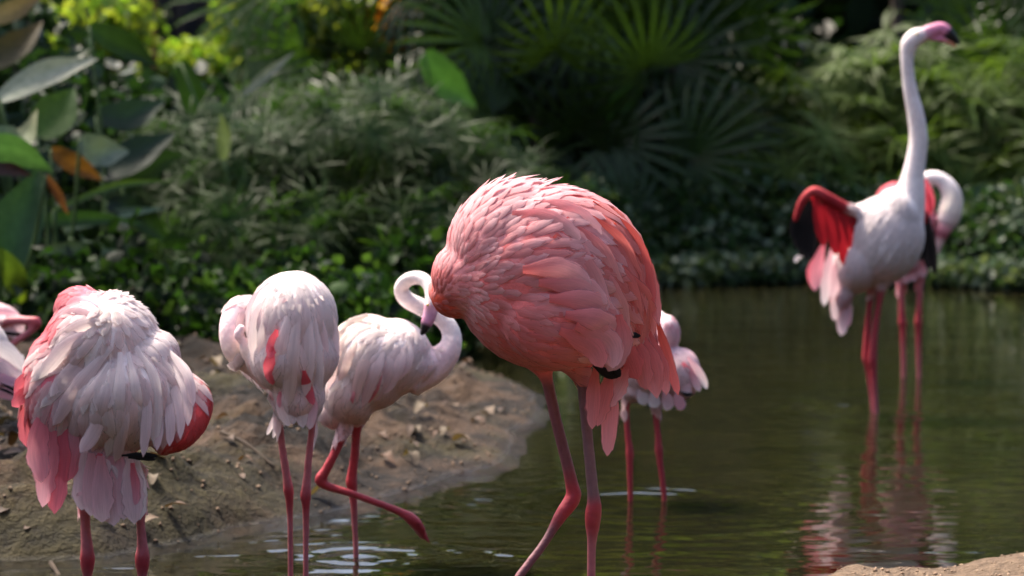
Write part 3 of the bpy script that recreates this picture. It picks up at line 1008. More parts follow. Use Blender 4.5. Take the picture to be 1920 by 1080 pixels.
b.leg([(584, 745, 0.0, 20, WP), (586, 790, 0.0, 8, LEGP), (580, 850, 0.0, 7.5, LEGP), (575, 905, 0.0, 8.5, LEGP), (573, 930, 0.0, 11.3, LEGR), (574, 950, 0.0, 7.9, LEGR), (574, 1000, 0.0, 6, LEGP), (574, 1108, 0, 6, LEGP)])
b.build_body()
b.plumage([
 (535, 515, .0, 1, 50, 24, WH, WH, .03), (480, 550, -.3, .95, 70, 26, WP, WH, .03), (470, 630, .15, 1, 90, 26, WH, WH, .03), (600, 550, .4, .9, 70, 26, WH, WH, .03),
 (625, 630, .0, 1, 90, 26, WH, WP, .03), (530, 600, -.3, .95, 90, 26, WH, WH, .03), (570, 620, .05, 1, 90, 26, WH, WH, .03), (560, 740, 0, 1, 80, 26, WP, WH, .03), (500, 680, .3, 1, 80, 24, WH, WH, .03)], 1.05, 12)
for i, (pp, w, c1, c2) in enumerate([
    ([(520, 540), (480, 600), (478, 690)], 30, WH, WH), ([(530, 550), (495, 620), (490, 705)], 28, WH, WH), ([(535, 560), (510, 640), (498, 700)], 26, WP, WH),
    ([(548, 570), (525, 660), (520, 745)], 32, WH, WH), ([(560, 570), (548, 670), (540, 765)], 34, WH, WH), ([(575, 560), (578, 660), (572, 745)], 34, WH, WH),
    ([(590, 560), (604, 640), (602, 720)], 30, WH, WP), ([(600, 555), (625, 620), (626, 690)], 26, WH, WP), ([(585, 570), (595, 680), (600, 740)], 28, WH, WH), ([(505, 530), (474, 570), (466, 640)], 24, WP, WH)]):
    b.feather(pp, w * 0.82, c1, c2, 'scapular_feather', lift=0.0065, seed=i)
for i, (pp, w) in enumerate([([(519, 618), (511, 645), (506, 672)], 22), ([(512, 650), (505, 685), (512, 722)], 24), ([(570, 695), (576, 725), (588, 760)], 20)]):
    b.feather(pp, w, ROSE, PINK, 'covert_feather', lift=0.017, jag=0.02, seed=i)
for i, (pp, w, c1, c2) in enumerate([
    ([(530, 720), (530, 765), (542, 800)], 26, WP, WH), ([(545, 720), (546, 760), (550, 796)], 26, WH, WH), ([(565, 700), (562, 755), (568, 803)], 30, WH, WH),
    ([(585, 735), (586, 770), (580, 806)], 22, PKW, WP), ([(540, 720), (528, 740), (524, 765)], 14, PINK, PKW)]):
    b.feather(pp, w, c1, c2, 'tail_feather', dy=-0.085, point=0.45, seed=i)
for i, pp in enumerate([[(520, 768), (510, 795), (500, 816)], [(524, 770), (518, 800), (512, 822)], [(528, 775), (526, 800), (524, 822)]]):
    b.feather(pp, 10, WP, WH, 'tail_feather', dy=0.05, point=0.5, seed=i)
for pp in ([(496, 708), (505, 720), (514, 732)],):
    b.feather(pp, 7, BLK, BLK, 'primary_feather', dy=-0.07, point=0.8)

# ================================================================== white bird in profile preening, one leg lifted
b = Bird(6.15, 'white flamingo in profile curling its neck to preen, one red leg lifted', 'flamingos in the pond', 0.0042)
b.blob(692, 680, 0.0, 84, 90, 95, WH, rot=0)
b.blob(738, 670, 0.0, 74, 72, 85, WH, rot=35)
b.blob(660, 730, -0.01, 54, 62, 80, WH)
b.blob(786, 688, 0.0, 48, 34, 52, WP, rot=30)
b.blob(630, 770, 0.01, 30, 30, 40, PKW)
b.limb([(770, 698, 0.0, 48, WP), (812, 686, 0.0, 34, WP), (840, 660, 0.0, 24, WP), (847, 628, 0.01, 18.5, WH), (829, 598, 0.02, 17, WH), (792, 577, 0.025, 17, WH), (761, 560, 0.025, 16, WH), (752, 540, 0.02, 14, WH), (766, 524, 0.005, 13.5, WH), (788, 521, -0.015, 13, WH), (804, 534, -0.035, 13, WH), (811, 556, -0.05, 14.5, WH), (809, 578, -0.06, 15, WP)], n=90, ring=16)
b.limb([(655, 770, -0.03, 28, WP), (650, 795, -0.03, 11.8, LEGR), (632, 840, -0.035, 8.9, LEGR), (612, 880, -0.04, 9.5, LEGR), (601, 900, -0.04, 11.8, LEGR), (615, 912, -0.04, 8.9, LEGR), (660, 926, -0.045, 7.4, LEGR), (715, 946, -0.05, 7.4, LEGR), (752, 961, -0.05, 8.4, LEGR), (772, 974, -0.05, 11.8, LEGR), (786, 990, -0.05, 9.5, LEGR), (800, 1010, -0.05, 4.2, LEGR), (806, 1018, -0.05, 2.1, LEGR)], n=90, ring=12, gloss=1.0)
b.limb([(764, 966, -0.05, 9.5, LEGR), (782, 978, -0.06, 7.4, LEGR), (798, 996, -0.062, 3.2, LEGR)], n=16, gloss=1.0)
b.limb([(764, 966, -0.05, 9.5, LEGR), (780, 988, -0.045, 8.4, LEGR), (794, 1012, -0.044, 3.2, LEGR)], n=16, gloss=1.0)
b.leg([(672, 775, 0.02, 26, WP), (669, 800, 0.02, 10.7, LEGR), (665, 855, 0.02, 8.9, LEGR), (660, 890, 0.02, 10.0, LEGR), (659, 906, 0.02, 11.8, LEGR), (662, 926, 0.02, 8.4, LEGR), (665, 980, 0.02, 6, LEGP), (668, 1056, 0.02, 6, LEGP)])
b.build_body()
b.plumage([
 (650, 610, -.8, .6, 60, 24, WH, CREAM_SUN, .05), (720, 580, -.8, .45, 50, 22, CREAM_SUN, WH, .06), (770, 600, -.6, .7, 40, 20, WH, WH, .04),  # cream paints the warm sun on the upper back
 (680, 660, -.45, .9, 80, 26, CREAM_SUN, WH, .05), (640, 700, -.3, .95, 90, 26, WH, WP, .04), (720, 680, -.45, .9, 80, 26, WH, WH, .05), (760, 680, -.5, .85, 60, 22, WH, WP, .05),
 (630, 770, .1, 1, 60, 26, WP, WP, .04), (690, 770, -.5, .6, 60, 26, WP, WP, .02), (770, 730, -.8, .5, 50, 22, WP, WP, .02), (830, 680, -.8, .6, 30, 16, WP, WH, .02)], 1.0, 13)
for i, (pp, w, c1, c2) in enumerate([
    ([(680, 600), (638, 660), (618, 760)], 32, CREAM_SUN, WP), ([(695, 605), (655, 680), (632, 785)], 32, CREAM_SUN, WP), ([(710, 610), (680, 690), (655, 775)], 30, CREAM_SUN, WP),
    ([(725, 615), (705, 690), (678, 765)], 30, WH, WP), ([(740, 620), (728, 690), (700, 755)], 30, WH, WP), ([(755, 625), (748, 685), (720, 740)], 28, WH, WP),
    ([(765, 630), (765, 675), (745, 715)], 24, WH, WP), ([(665, 605), (632, 640), (615, 700)], 30, CREAM_SUN, WH), ([(690, 590), (655, 610), (632, 650)], 26, CREAM_SUN, CREAM_SUN)]):
    b.feather(pp, w * 0.82, c1, c2, 'scapular_feather', lift=0.0065, seed=i)
for i, (pp, w) in enumerate([([(668, 720), (660, 750), (648, 784)], 10), ([(716, 705), (706, 730), (690, 756)], 10)]):
    b.feather(pp, w * 0.8, PKW, PINK, 'covert_feather', lift=0.005, jag=0.02, seed=i)
b.bill([(809, 572, -0.062, 14, PKW), (806, 590, -0.066, 13, (222, 168, 196)), (801, 604, -0.07, 11.5, (214, 150, 184)), (798, 611, -0.072, 9.5, BLK), (795, 619, -0.072, 7.5, BLK), (790, 627, -0.07, 3, BLK)])
b.eye(802, 572, -0.082, 2.6)

# ================================================================== bird half hidden behind the salmon one
b = Bird(7.02, 'pale lilac-white flamingo half hidden behind the tail of the salmon bird', 'flamingos in the pond', 0.005)
b.blob(1215, 690, 0.02, 62, 58, 75, WP)
b.blob(1250, 625, 0.02, 25, 36, 30, WP)
b.blob(1276, 700, 0.0, 36, 48, 45, WP)
b.blob(1200, 730, 0.0, 36, 24, 40, (214, 176, 170))
b.limb([(1250, 640, 0.05, 24, WP), (1235, 600, 0.1, 18, WP), (1205, 590, 0.15, 15, WP), (1180, 630, 0.17, 14, WP), (1186, 670, 0.16, 16, WP)], n=36)
b.leg([(1186, 735, 0, 18, WP), (1175, 752, 0, 8.4, LEGR), (1176, 800, 0, 6.3, LEGR), (1180, 838, 0, 7.4, LEGR), (1181, 852, 0, 8.9, LEGR), (1181, 868, 0, 6.8, LEGR), (1182, 943, 0, 5.8, LEGR)])
b.leg([(1232, 735, 0, 18, WP), (1229, 756, 0, 8.4, LEGR), (1232, 800, 0, 6.3, LEGR), (1235, 832, 0, 7.4, LEGR), (1235, 846, 0, 8.9, LEGR), (1237, 862, 0, 6.8, LEGR), (1246, 943, 0, 5.8, LEGR)])
b.build_body()
b.plumage([(1250, 610, .2, .9, 36, 20, PKW, WP, .04), (1260, 660, .4, .9, 44, 22, WP, WP, .05), (1300, 700, .6, .8, 50, 22, PKW, WP, .08), (1230, 700, .1, 1, 50, 24, WP, WP, .03), (1180, 720, .2, 1, 40, 22, (220, 180, 175), WP, .03)], 1.0, 15)
for i, (pp, w, c1, c2) in enumerate([([(1290, 670), (1312, 700), (1326, 730)], 16, PKW, WH), ([(1280, 680), (1302, 710), (1312, 735)], 18, PINK, WP), ([(1265, 690), (1285, 720), (1290, 745)], 22, PKW, WP),
                                     ([(1200, 730), (1205, 748), (1200, 758)], 24, WP, WH), ([(1222, 735), (1226, 752), (1222, 765)], 24, WP, WH), ([(1245, 735), (1252, 752), (1250, 770)], 24, PKW, WP), ([(1265, 740), (1275, 755), (1276, 770)], 22, PKW, PKW)]):
    b.feather(pp, w, c1, c2, 'tail_feather', dy=-0.06, seed=i)
b.feather([(1275, 735), (1288, 740), (1300, 738)], 8, BLK, BLK, 'primary_feather', dy=-0.07, point=0.8)

# ================================================================== upright bird with opened wings
b = Bird(8.93, 'tall upright white flamingo with long straight neck and opened red and black wings', 'flamingos in the pond', 0.005)
b.blob(1655, 450, 0.0, 76, 88, 70, WH, rot=-28)
b.blob(1680, 415, 0.0, 48, 64, 58, WH)
b.blob(1610, 490, 0.0, 50, 62, 58, WH, rot=-25)
b.blob(1625, 405, 0.0, 46, 26, 45, WH, rot=15)
b.blob(1580, 545, 0.0, 22, 40, 30, WP, rot=-12)
b.limb([(1690, 420, 0.0, 44, WH), (1705, 370, 0.0, 31, WH), (1712, 330, 0.0, 21.5, WH), (1719, 290, 0.0, 18.5, WH), (1722, 255, 0.0, 17.5, WH), (1717, 215, 0.0, 16, WH), (1708, 175, 0.0, 13.5, WH), (1702, 135, 0.0, 12, WH), (1701, 105, 0.0, 13, WH), (1706, 82, 0.0, 17, WH), (1719, 69, 0.0, 17, WH), (1734, 65, 0.0, 13, WP)], n=90, ring=16)
b.limb([(1610, 400, -0.05, 12, WH), (1580, 388, -0.07, 12, RED), (1548, 370, -0.085, 12, RED), (1525, 358, -0.09, 9, (214, 80, 84)), (1504, 378, -0.09, 8, RED), (1490, 415, -0.09, 5, RED)], n=40, ring=12)
b.leg([(1635, 520, 0.02, 24, WP), (1633, 552, 0.02, 8.0, LEGR), (1628, 600, 0.02, 6.6, LEGR), (1625, 650, 0.02, 8.0, LEGR), (1626, 674, 0.02, 9.9, LEGR), (1630, 700, 0.02, 6.6, LEGR), (1637, 776, 0.02, 5.0, LEGP)])
b.leg([(1655, 520, -0.02, 24, WP), (1650, 552, -0.02, 8.0, LEGR), (1642, 610, -0.02, 6.6, LEGR), (1637, 655, -0.02, 8.0, LEGR), (1636, 676, -0.02, 9.0, LEGR), (1638, 700, -0.02, 6.6, LEGR), (1643, 778, -0.02, 5.0, LEGP)])
b.build_body()
b.plumage([(1690, 380, -.3, 1, 26, 14, WH, WH, .03), (1710, 440, -.4, 1, 26, 14, WH, WH, .03), (1640, 385, -.8, .5, 36, 18, WH, WH, .06), (1600, 400, -.8, .5, 36, 18, WH, WH, .06),
           (1660, 450, -.5, .85, 40, 20, WH, WH, .03), (1610, 500, -.5, .9, 46, 22, WH, WP, .04), (1580, 560, -.1, 1, 50, 20, WP, PKW, .03), (1670, 520, -.8, .5, 36, 18, WP, WP, .02)], 1.0, 16)
for i, (pp, w, c1, c2) in enumerate([
    ([(1530, 366), (1538, 415), (1545, 462)], 26, RED, RED), ([(1542, 366), (1560, 420), (1568, 480)], 26, RED, RED), ([(1555, 372), (1576, 425), (1582, 498)], 26, RED, RED),
    ([(1566, 378), (1592, 425), (1602, 478)], 26, RED, RED), ([(1578, 386), (1606, 415), (1618, 452)], 26, RED, RED), ([(1588, 390), (1615, 402), (1640, 412)], 26, RED, RED), ([(1570, 380), (1600, 405), (1625, 432)], 28, RED, RED), ([(1522, 366), (1530, 400), (1534, 440)], 22, RED, RED)]):
    b.feather(pp, w, c1, c2, 'wing_covert', dy=-0.095 + 0.006 * i, point=0.6, seed=i)
for i, (pp, w) in enumerate([([(1520, 375), (1524, 430), (1522, 488)], 20), ([(1514, 380), (1513, 435), (1512, 490)], 20), ([(1506, 386), (1502, 435), (1503, 482)], 20), ([(1498, 392), (1493, 430), (1494, 468)], 18), ([(1492, 400), (1487, 425), (1487, 450)], 14)]):
    b.feather(pp, w, BLK, BLK, 'primary_feather', dy=-0.085 + 0.003 * i, point=0.6, seed=i)
for i, (pp, w, c1, c2, dy) in enumerate([
    ([(1545, 455), (1532, 500), (1528, 546)], 24, PINK, PKW, -0.07), ([(1560, 465), (1550, 515), (1545, 575)], 22, PKW, WH, -0.06), ([(1575, 480), (1565, 530), (1560, 560)], 24, PKW, WP, -0.055),
    ([(1528, 480), (1520, 510), (1528, 545)], 16, PINK, PINK, -0.05), ([(1505, 480), (1495, 484), (1490, 492)], 10, WH, WH, -0.05), ([(1576, 545), (1580, 590), (1578, 630)], 26, PKW, WP, -0.03),
    ([(1586, 550), (1590, 585), (1586, 615)], 20, WP, PKW, -0.02), ([(1566, 540), (1566, 575), (1565, 602)], 18, WP, WP, -0.04)]):
    b.feather(pp, w, c1, c2, 'tail_feather' if i > 4 else 'wing_feather', dy=dy, point=0.5, seed=i)
# far wing, opened on the other side
for i, (pp, w, c) in enumerate([([(1728, 345), (1736, 375), (1740, 410)], 20, ROSE), ([(1736, 335), (1745, 370), (1746, 400)], 16, ROSE), ([(1724, 380), (1732, 400), (1736, 420)], 18, RED),
                                ([(1722, 400), (1724, 450), (1728, 490)], 22, BLK), ([(1730, 400), (1736, 455), (1742, 508)], 22, BLK), ([(1738, 398), (1746, 455), (1754, 516)], 18, BLK)]):
    b.feather(pp, w, c, c, 'primary_feather' if c is BLK else 'wing_covert', dy=0.09, point=0.6, seed=i)
BP = (230, 146, 180)
b.bill([(1733, 64, 0.0, 13.5, (232, 180, 200)), (1748, 58, 0.0, 13, BP), (1763, 54, 0.0, 12.5, BP), (1772, 58, 0.0, 12, BP), (1777, 62, 0.0, 11.5, BLK), (1787, 71, 0.0, 8.5, BLK), (1799, 82, 0.0, 3, BLK)], n=36)
b.bill([(1745, 70, 0.0, 6, BP), (1765, 72, 0.0, 6, BP), (1778, 78, 0.0, 5, (222, 150, 120)), (1791, 86, 0.0, 2.5, (222, 130, 90))], n=20)
b.eye(1719, 64, -0.028, 2.6)

# ================================================================== bird behind the upright one
b = Bird(10.0, 'white flamingo with rosy back and lowered head, standing behind the upright bird', 'flamingos in the pond', 0.0055)
b.blob(1700, 425, 0.0, 56, 80, 62, PKW)
b.blob(1680, 378, 0.0, 38, 36, 40, PINK)
b.blob(1700, 485, 0.0, 34, 36, 40, PKW)
b.limb([(1715, 400, 0.02, 32, WP), (1726, 362, 0.0, 22, WP), (1738, 338, -0.02, 16, WH), (1757, 334, -0.04, 13.5, WH), (1775, 347, -0.05, 16, WH), (1785, 370, -0.06, 20, CREAM_SUN), (1781, 398, -0.07, 23, CREAM_SUN), (1773, 420, -0.075, 19, WP)], n=70, ring=16)  # cream on the neck paints its sunlit side
b.leg([(1694, 500, 0.0, 18, PKW), (1690, 528, 0.0, 7.5, LEGP), (1691, 590, 0, 6.8, LEGR), (1692, 606, 0, 8.9, LEGR), (1693, 622, 0, 6.3, LEGR), (1694, 710, 0, 5, LEGP)])
b.leg([(1716, 500, 0.0, 18, PKW), (1724, 528, 0.0, 7.5, LEGP), (1723, 590, 0, 6.8, LEGR), (1722, 606, 0, 8.9, LEGR), (1722, 622, 0, 6.3, LEGR), (1723, 712, 0, 5, LEGP)])
b.build_body()
b.plumage([(1680, 360, -.6, .6, 32, 18, ROSE, PINK, .05), (1700, 430, -.2, 1, 50, 22, PKW, WP, .04), (1740, 430, .2, 1, 50, 22, PINK, PKW, .04), (1700, 500, 0, 1, 40, 20, SAL, PKW, .05)], 1.0, 17)
for i, (pp, w) in enumerate([([(1696, 490), (1700, 515), (1699, 532)], 20), ([(1712, 490), (1714, 510), (1712, 528)], 20), ([(1726, 488), (1730, 505), (1732, 520)], 18)]):
    b.feather(pp, w, SAL, LIL, 'tail_feather', dy=-0.06, seed=i)
b.bill([(1777, 414, -0.08, 18, WP), (1770, 430, -0.085, 14, (226, 150, 160)), (1765, 442, -0.088, 11, (150, 60, 80)), (1761, 456, -0.09, 8, (232, 196, 190)), (1757, 476, -0.09, 3, (230, 200, 196))])
b.eye(1788, 392, -0.098, 2.4)

# ================================================================== two birds leaving the frame at the left edge
b = Bird(6.7, 'white flamingo cropped at the edge, only its pale rear showing beside the shaggy bird', 'flamingos on the mud bank', 0.006)
b.blob(-70, 660, 0.0, 90, 80, 75, WH, rot=-20)
b.blob(-10, 690, 0.0, 56, 42, 50, WH, rot=-28)
b.blob(-150, 640, 0.0, 60, 62, 60, WH)
b.limb([(-170, 640, 0, 44, WH), (-215, 590, 0, 24, WH), (-225, 520, 0, 17, WH), (-205, 450, 0, 16, WH), (-215, 380, 0, 15, WH), (-240, 350, 0, 18, WH), (-262, 358, 0, 14, WP)], n=60)
for lx in (-95, -65):
    zb = gh(P(lx, 900, 6.7).x, 6.7)
    pxb, pyb = to_px((P(lx, 900, 6.7).x, 6.7, max(zb, 0.0)))
    b.leg([(lx, 720, 0, 22, WP), (lx, 745, 0, 8, LEGP), (lx + 2, 850, 0, 8, LEGR), (lx, 868, 0, 10, LEGR), (lx, 890, 0, 7, LEGR), (lx, pyb, 0, 6, LEGP)])
b.build_body()
b.plumage([(-60, 600, .8, .4, 60, 28, WH, WH, .04), (10, 670, .75, .6, 60, 26, WH, WH, .04), (-60, 700, .9, .3, 60, 28, WP, WP, .03), (-170, 640, .8, .5, 40, 20, WH, WH, .03)], 1.0, 18)
for i, (pp, w, c1, c2) in enumerate([([(-30, 640), (15, 660), (46, 695)], 34, WH, WH), ([(-40, 665), (10, 690), (44, 712)], 34, WP, WP), ([(-40, 700), (10, 712), (48, 716)], 24, PKW, (226, 190, 214)), ([(-40, 730), (10, 738), (44, 745)], 22, PKW, PKW)]):
    b.feather(pp, w, c1, c2, 'wing_feather', dy=-0.075, seed=i)
for pp in ([(-10, 726), (12, 733), (30, 742)], [(0, 718), (20, 728), (40, 740)]):
    b.feather(pp, 6, BLK, BLK, 'primary_feather', dy=-0.085, point=0.9)
b.bill([(-255, 356, 0, 13, (232, 180, 200)), (-280, 368, 0, 11, BP), (-292, 384, 0, 8, BLK), (-298, 398, 0, 3, BLK)])

b = Bird(7.6, 'pinkish flamingo cropped at the edge with one reddish leg folded up behind', 'flamingos on the mud bank', 0.006)
b.blob(-60, 600, 0.0, 78, 54, 65, WP, rot=-12)
b.blob(0, 602, 0.0, 42, 32, 40, PKW, rot=-25)
b.limb([(-120, 590, 0, 36, WP), (-150, 545, 0, 22, WP), (-160, 480, 0, 15, WP), (-145, 430, 0, 14, WP), (-155, 380, 0, 15, WP), (-172, 366, 0, 16, WP), (-188, 372, 0, 12, WP)], n=50)
b.limb([(-30, 615, -0.06, 24, WP), (10, 603, -0.07, 10, LEGP), (45, 601, -0.075, 8.5, LEGP), (70, 604, -0.08, 10.0, LEGR), (58, 620, -0.08, 8, LEGP), (30, 640, -0.08, 7, LEGP), (-10, 668, -0.08, 7, LEGP), (-40, 690, -0.08, 8, LEGR), (-60, 715, -0.08, 5, LEGR)], n=60, gloss=1.0)
lx = -50
zb = gh(P(lx, 900, 7.6).x, 7.6)
pxb, pyb = to_px((P(lx, 900, 7.6).x, 7.6, max(zb, 0.0)))
b.leg([(lx, 640, 0, 22, WP), (lx, 665, 0, 8, LEGP), (lx, 750, 0, 8, LEGR), (lx, 768, 0, 10, LEGR), (lx, 790, 0, 7, LEGR), (lx, pyb, 0, 6, LEGP)])
b.build_body()
b.plumage([(-50, 570, .8, .4, 50, 26, WP, WP, .04), (15, 590, .75, .6, 50, 24, PKW, WP, .04), (-50, 630, .9, .2, 50, 26, WP, WP, .03)], 1.0, 19)
for i, (pp, w, c1, c2) in enumerate([([(-20, 580), (20, 595), (45, 625)], 26, PKW, WP), ([(-20, 600), (10, 615), (36, 630)], 24, WP, WP), ([(0, 622), (20, 626), (42, 627)], 8, BLK, BLK)]):
    b.feather(pp, w, c1, c2, 'wing_feather', dy=-0.065 - 0.003 * i, seed=i)
b.bill([(-182, 371, 0, 11, (232, 180, 200)), (-204, 382, 0, 9, BP), (-214, 396, 0, 7, BLK), (-218, 408, 0, 3, BLK)])


# ------------------------------------------------------------------ vegetation helpers
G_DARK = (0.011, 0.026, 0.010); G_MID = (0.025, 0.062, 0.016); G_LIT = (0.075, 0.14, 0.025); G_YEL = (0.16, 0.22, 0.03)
G_GLAUC = (0.13, 0.2, 0.12); G_BLUE = (0.02, 0.046, 0.022); OCHRE = (0.12, 0.05, 0.014); RUST = (0.12, 0.045, 0.03)


def blade(pts, width, col, col2=None, tilt=0.0, fold=0.18, n=14, lanes=5, point=0.55, wave=0.0):
    """world-space leaf along pts (Kx3); returns V, F, C"""
    s = catmull(np.hstack([np.array(pts, float), np.zeros((len(pts), 2))]), n)[:, :3]
    T = np.gradient(s, axis=0)
    T /= np.linalg.norm(T, axis=1)[:, None] + 1e-9
    view = np.array([0, -1.0, 0.05])
    c = np.cross(T, view)
    c /= np.linalg.norm(c, axis=1)[:, None] + 1e-9
    nn = np.cross(c, T)
    ct, st = math.cos(tilt), math.sin(tilt)
    c, nn = c * ct + nn * st, nn * ct - c * st
    t = np.linspace(0, 1, n)
    hw = width * 0.5 * np.clip((np.sin(np.pi * np.clip(t * 0.9 + 0.06, 0, 1) ** 0.9) ** point) * (1 - sstep(0.55, 1.0, t) * 0.55), 0.03, 1)
    hw[-1] = width * 0.01
    ls = np.linspace(-1, 1, lanes)
    col = np.array(col); col2 = col if col2 is None else np.array(col2)
    V, C, Fq = [], [], []
    for i in range(n):
        for l in ls:
            V.append(s[i] + c[i] * hw[i] * l + nn[i] * hw[i] * (fold * abs(l) + wave * math.sin(7 * t[i] + 2 * l)))
            C.append((col * (1 - t[i]) + col2 * t[i]) * (1.25 if l == 0 else 1.0))
    for i in range(n - 1):
        for j in range(lanes - 1):
            a = i * lanes + j
            Fq.append((a, a + 1, a + lanes + 1, a + lanes))
    return np.array(V), np.array(Fq), np.array(C)


def rod(pts, r0, r1, n=10, ring=6):
    path = np.array([(*p, r0 + (r1 - r0) * i / (len(pts) - 1), r0 + (r1 - r0) * i / (len(pts) - 1)) for i, p in enumerate(pts)])
    return tube(path, n, ring)


def rod_obj(name, pts, r0, r1, mat, parent, n=10, ring=6):
    V, f = rod(pts, r0, r1, n, ring)
    me = bpy.data.meshes.new(name)
    me.from_pydata([tuple(v) for v in V], [], f)
    me.materials.append(mat)
    me.polygons.foreach_set('use_smooth', np.ones(len(me.polygons), bool))
    o = link(bpy.data.objects.new(name, me))
    if parent is not None: keep(o, parent)
    return o


def keep(o, parent):
    o.parent = parent
    o.matrix_parent_inverse = Matrix.Translation(parent.location).inverted()


def leaf_obj(name, V, Fq, C, parent, mat=None):
    o = link(bpy.data.objects.new(name, mesh_np(name, V, Fq, mat or M_LEAF, C)))
    if parent is not None: keep(o, parent)
    return o


# ------------------------------------------------------------------ broad-leaved plants on the left bank
def broad_plant(base_px, Y, leaves, label, group=None, mat=None):
    bx = P(base_px, 500, Y).x
    g = gh(bx, Y)
    root = empty('broad_leaf_plant', (bx, Y, g))
    tag(root, label, 'plant', group)
    for (pp, w, c1, c2, dy, tilt) in leaves:
        pts = [P(x, y, Y + dy + 0.05 * i) for i, (x, y) in enumerate(pp)]
        V, Fq, C = blade(pts, w * Y / F, c1, c2, tilt, fold=0.22, wave=0.06)
        q = pts[0]
        mid = Vector(((q.x + bx) / 2 + 0.05, Y + dy / 2, (q.z + g) / 2 - 0.05))
        pet = rod_obj('petiole', [(bx, Y, g - 0.02), tuple(mid), tuple(q)], 0.011, 0.006, M_STEM, root)
        lf = leaf_obj('leaf', V, Fq, C, None, M_LEAF_PALE if min(c1) > 0.09 else mat)
        lf.parent = pet
    return root


broad_plant(-40, 9.7, [
    ([(10, 520), (35, 420), (72, 316)], 100, (0.02, 0.06, 0.024), (0.03, 0.07, 0.03), 0, 0.1),
    ([(-60, 290), (20, 278), (98, 322)], 70, (0.035, 0.09, 0.045), (0.05, 0.11, 0.05), -0.05, -0.5),
    ([(-10, 470), (25, 515), (45, 575)], 46, G_LIT, G_YEL, -0.1, 0.2),
    ([(-30, 318), (20, 318), (60, 330)], 26, (0.13, 0.06, 0.055), RUST, -0.08, 0.3),
    ([(86, 330), (108, 365), (128, 402)], 18, RUST, RUST, -0.05, 0.3),
    ([(-40, 250), (40, 262), (70, 205)], 56, G_GLAUC, (0.2, 0.2, 0.1), 0.05, 0.5)],
    'dark green broad-leaved plant with one huge oval leaf above the shaggy bird')
broad_plant(60, 10.3, [
    ([(0, 185), (85, 140), (184, 110)], 54, (0.29, 0.32, 0.25), (0.4, 0.4, 0.31), 0, 0.35),
    ([(70, 255), (105, 215), (140, 165)], 84, (0.07, 0.15, 0.03), (0.07, 0.15, 0.03), 0.1, 0.2),
    ([(150, 262), (190, 285), (242, 284)], 58, (0.2, 0.26, 0.19), (0.22, 0.27, 0.2), -0.05, 0.3),
    ([(95, 282), (140, 308), (192, 338)], 40, OCHRE, OCHRE, 0.05, 0.3),
    ([(75, 470), (160, 464), (252, 474)], 24, (0.13, 0.17, 0.1), G_GLAUC, -0.1, 0.0),
    ([(30, 420), (160, 410), (270, 420)], 30, G_MID, G_MID, 0.05, 0.2),
    ([(100, 395), (220, 348), (335, 340)], 14, G_LIT, G_LIT, -0.05, 0.2)],
    'glaucous broad-leaved plant with a pale upturned leaf and an orange leaf', mat=M_LEAF)
broad_plant(180, 11.0, [
    ([(120, 430), (220, 402), (310, 390)], 22, (0.14, 0.18, 0.1), G_GLAUC, -0.05, 0.2),
    ([(168, 52), (232, 84), (296, 124)], 50, G_MID, G_DARK, 0.1, 0.1),
    ([(190, 330), (240, 300), (330, 250)], 70, G_DARK, G_BLUE, 0.05, 0.4),
    ([(180, 220), (250, 215), (310, 190)], 60, G_DARK, G_BLUE, 0.1, 0.3),
    ([(200, 380), (260, 400), (320, 460)], 50, G_DARK, G_MID, 0.0, 0.3),
    ([(230, 345), (300, 300), (345, 290)], 50, G_DARK, G_BLUE, 0.1, -0.4)],
    'dark broad-leaved plant with bluish leaves between the sedges and the huge leaf')
broad_plant(20, 11.6, [
    ([(-40, 130), (40, 80), (80, 40)], 60, (0.06, 0.06, 0.02), (0.1, 0.07, 0.02), 0.1, 0.3),
    ([(-30, 40), (30, 15), (80, -10)], 40, (0.22, 0.17, 0.13), (0.16, 0.1, 0.06), 0.0, -0.4),
    ([(40, 180), (120, 120), (170, 90)], 46, G_DARK, G_MID, 0.2, 0.4),
    ([(20, 330), (110, 300), (180, 280)], 50, G_DARK, G_MID, 0.2, 0.4),
    ([(60, 560), (130, 500), (210, 490)], 60, G_DARK, G_DARK, 0.1, 0.3),
    ([(-20, 600), (60, 560), (90, 520)], 80, G_DARK, G_BLUE, 0.0, 0.2)],
    'tall broad-leaved plant with brownish leaves at the top, behind the huge leaf')
broad_plant(420, 11.6, [
    ([(420, 300), (420, 255), (414, 212)], 28, G_YEL, G_YEL, 0, 0.2),
    ([(400, 470), (370, 430), (330, 420)], 34, G_MID, G_DARK, 0.1, 0.2)],
    'small plant with a single upright lime-green leaf among the sedges')
broad_plant(470, 12.2, [
    ([(455, 178), (503, 137), (552, 98)], 18, (0.24, 0.25, 0.18), (0.3, 0.3, 0.22), -0.1, 0.1),
    ([(340, 120), (360, 180), (365, 230)], 50, G_BLUE, G_MID, 0.3, 0.2)],
    'plant with one pale stick-like leaf slanting above the sedges')
broad_plant(850, 14.6, [
    ([(795, 100), (838, 155), (892, 202)], 62, (0.05, 0.13, 0.035), (0.05, 0.13, 0.04), -0.1, 0.15),
    ([(760, 330), (800, 280), (830, 250)], 50, (0.04, 0.1, 0.03), G_MID, 0.1, 0.2)],
    'plant with a broad mid-green leaf hanging in front of the fan palms')
broad_plant(1160, 15.3, [
    ([(1188, 148), (1166, 182), (1140, 224)], 46, (0.06, 0.16, 0.06), (0.06, 0.16, 0.06), -0.2, 0.15)],
    'plant with a small bright oval leaf in front of the palm fronds')

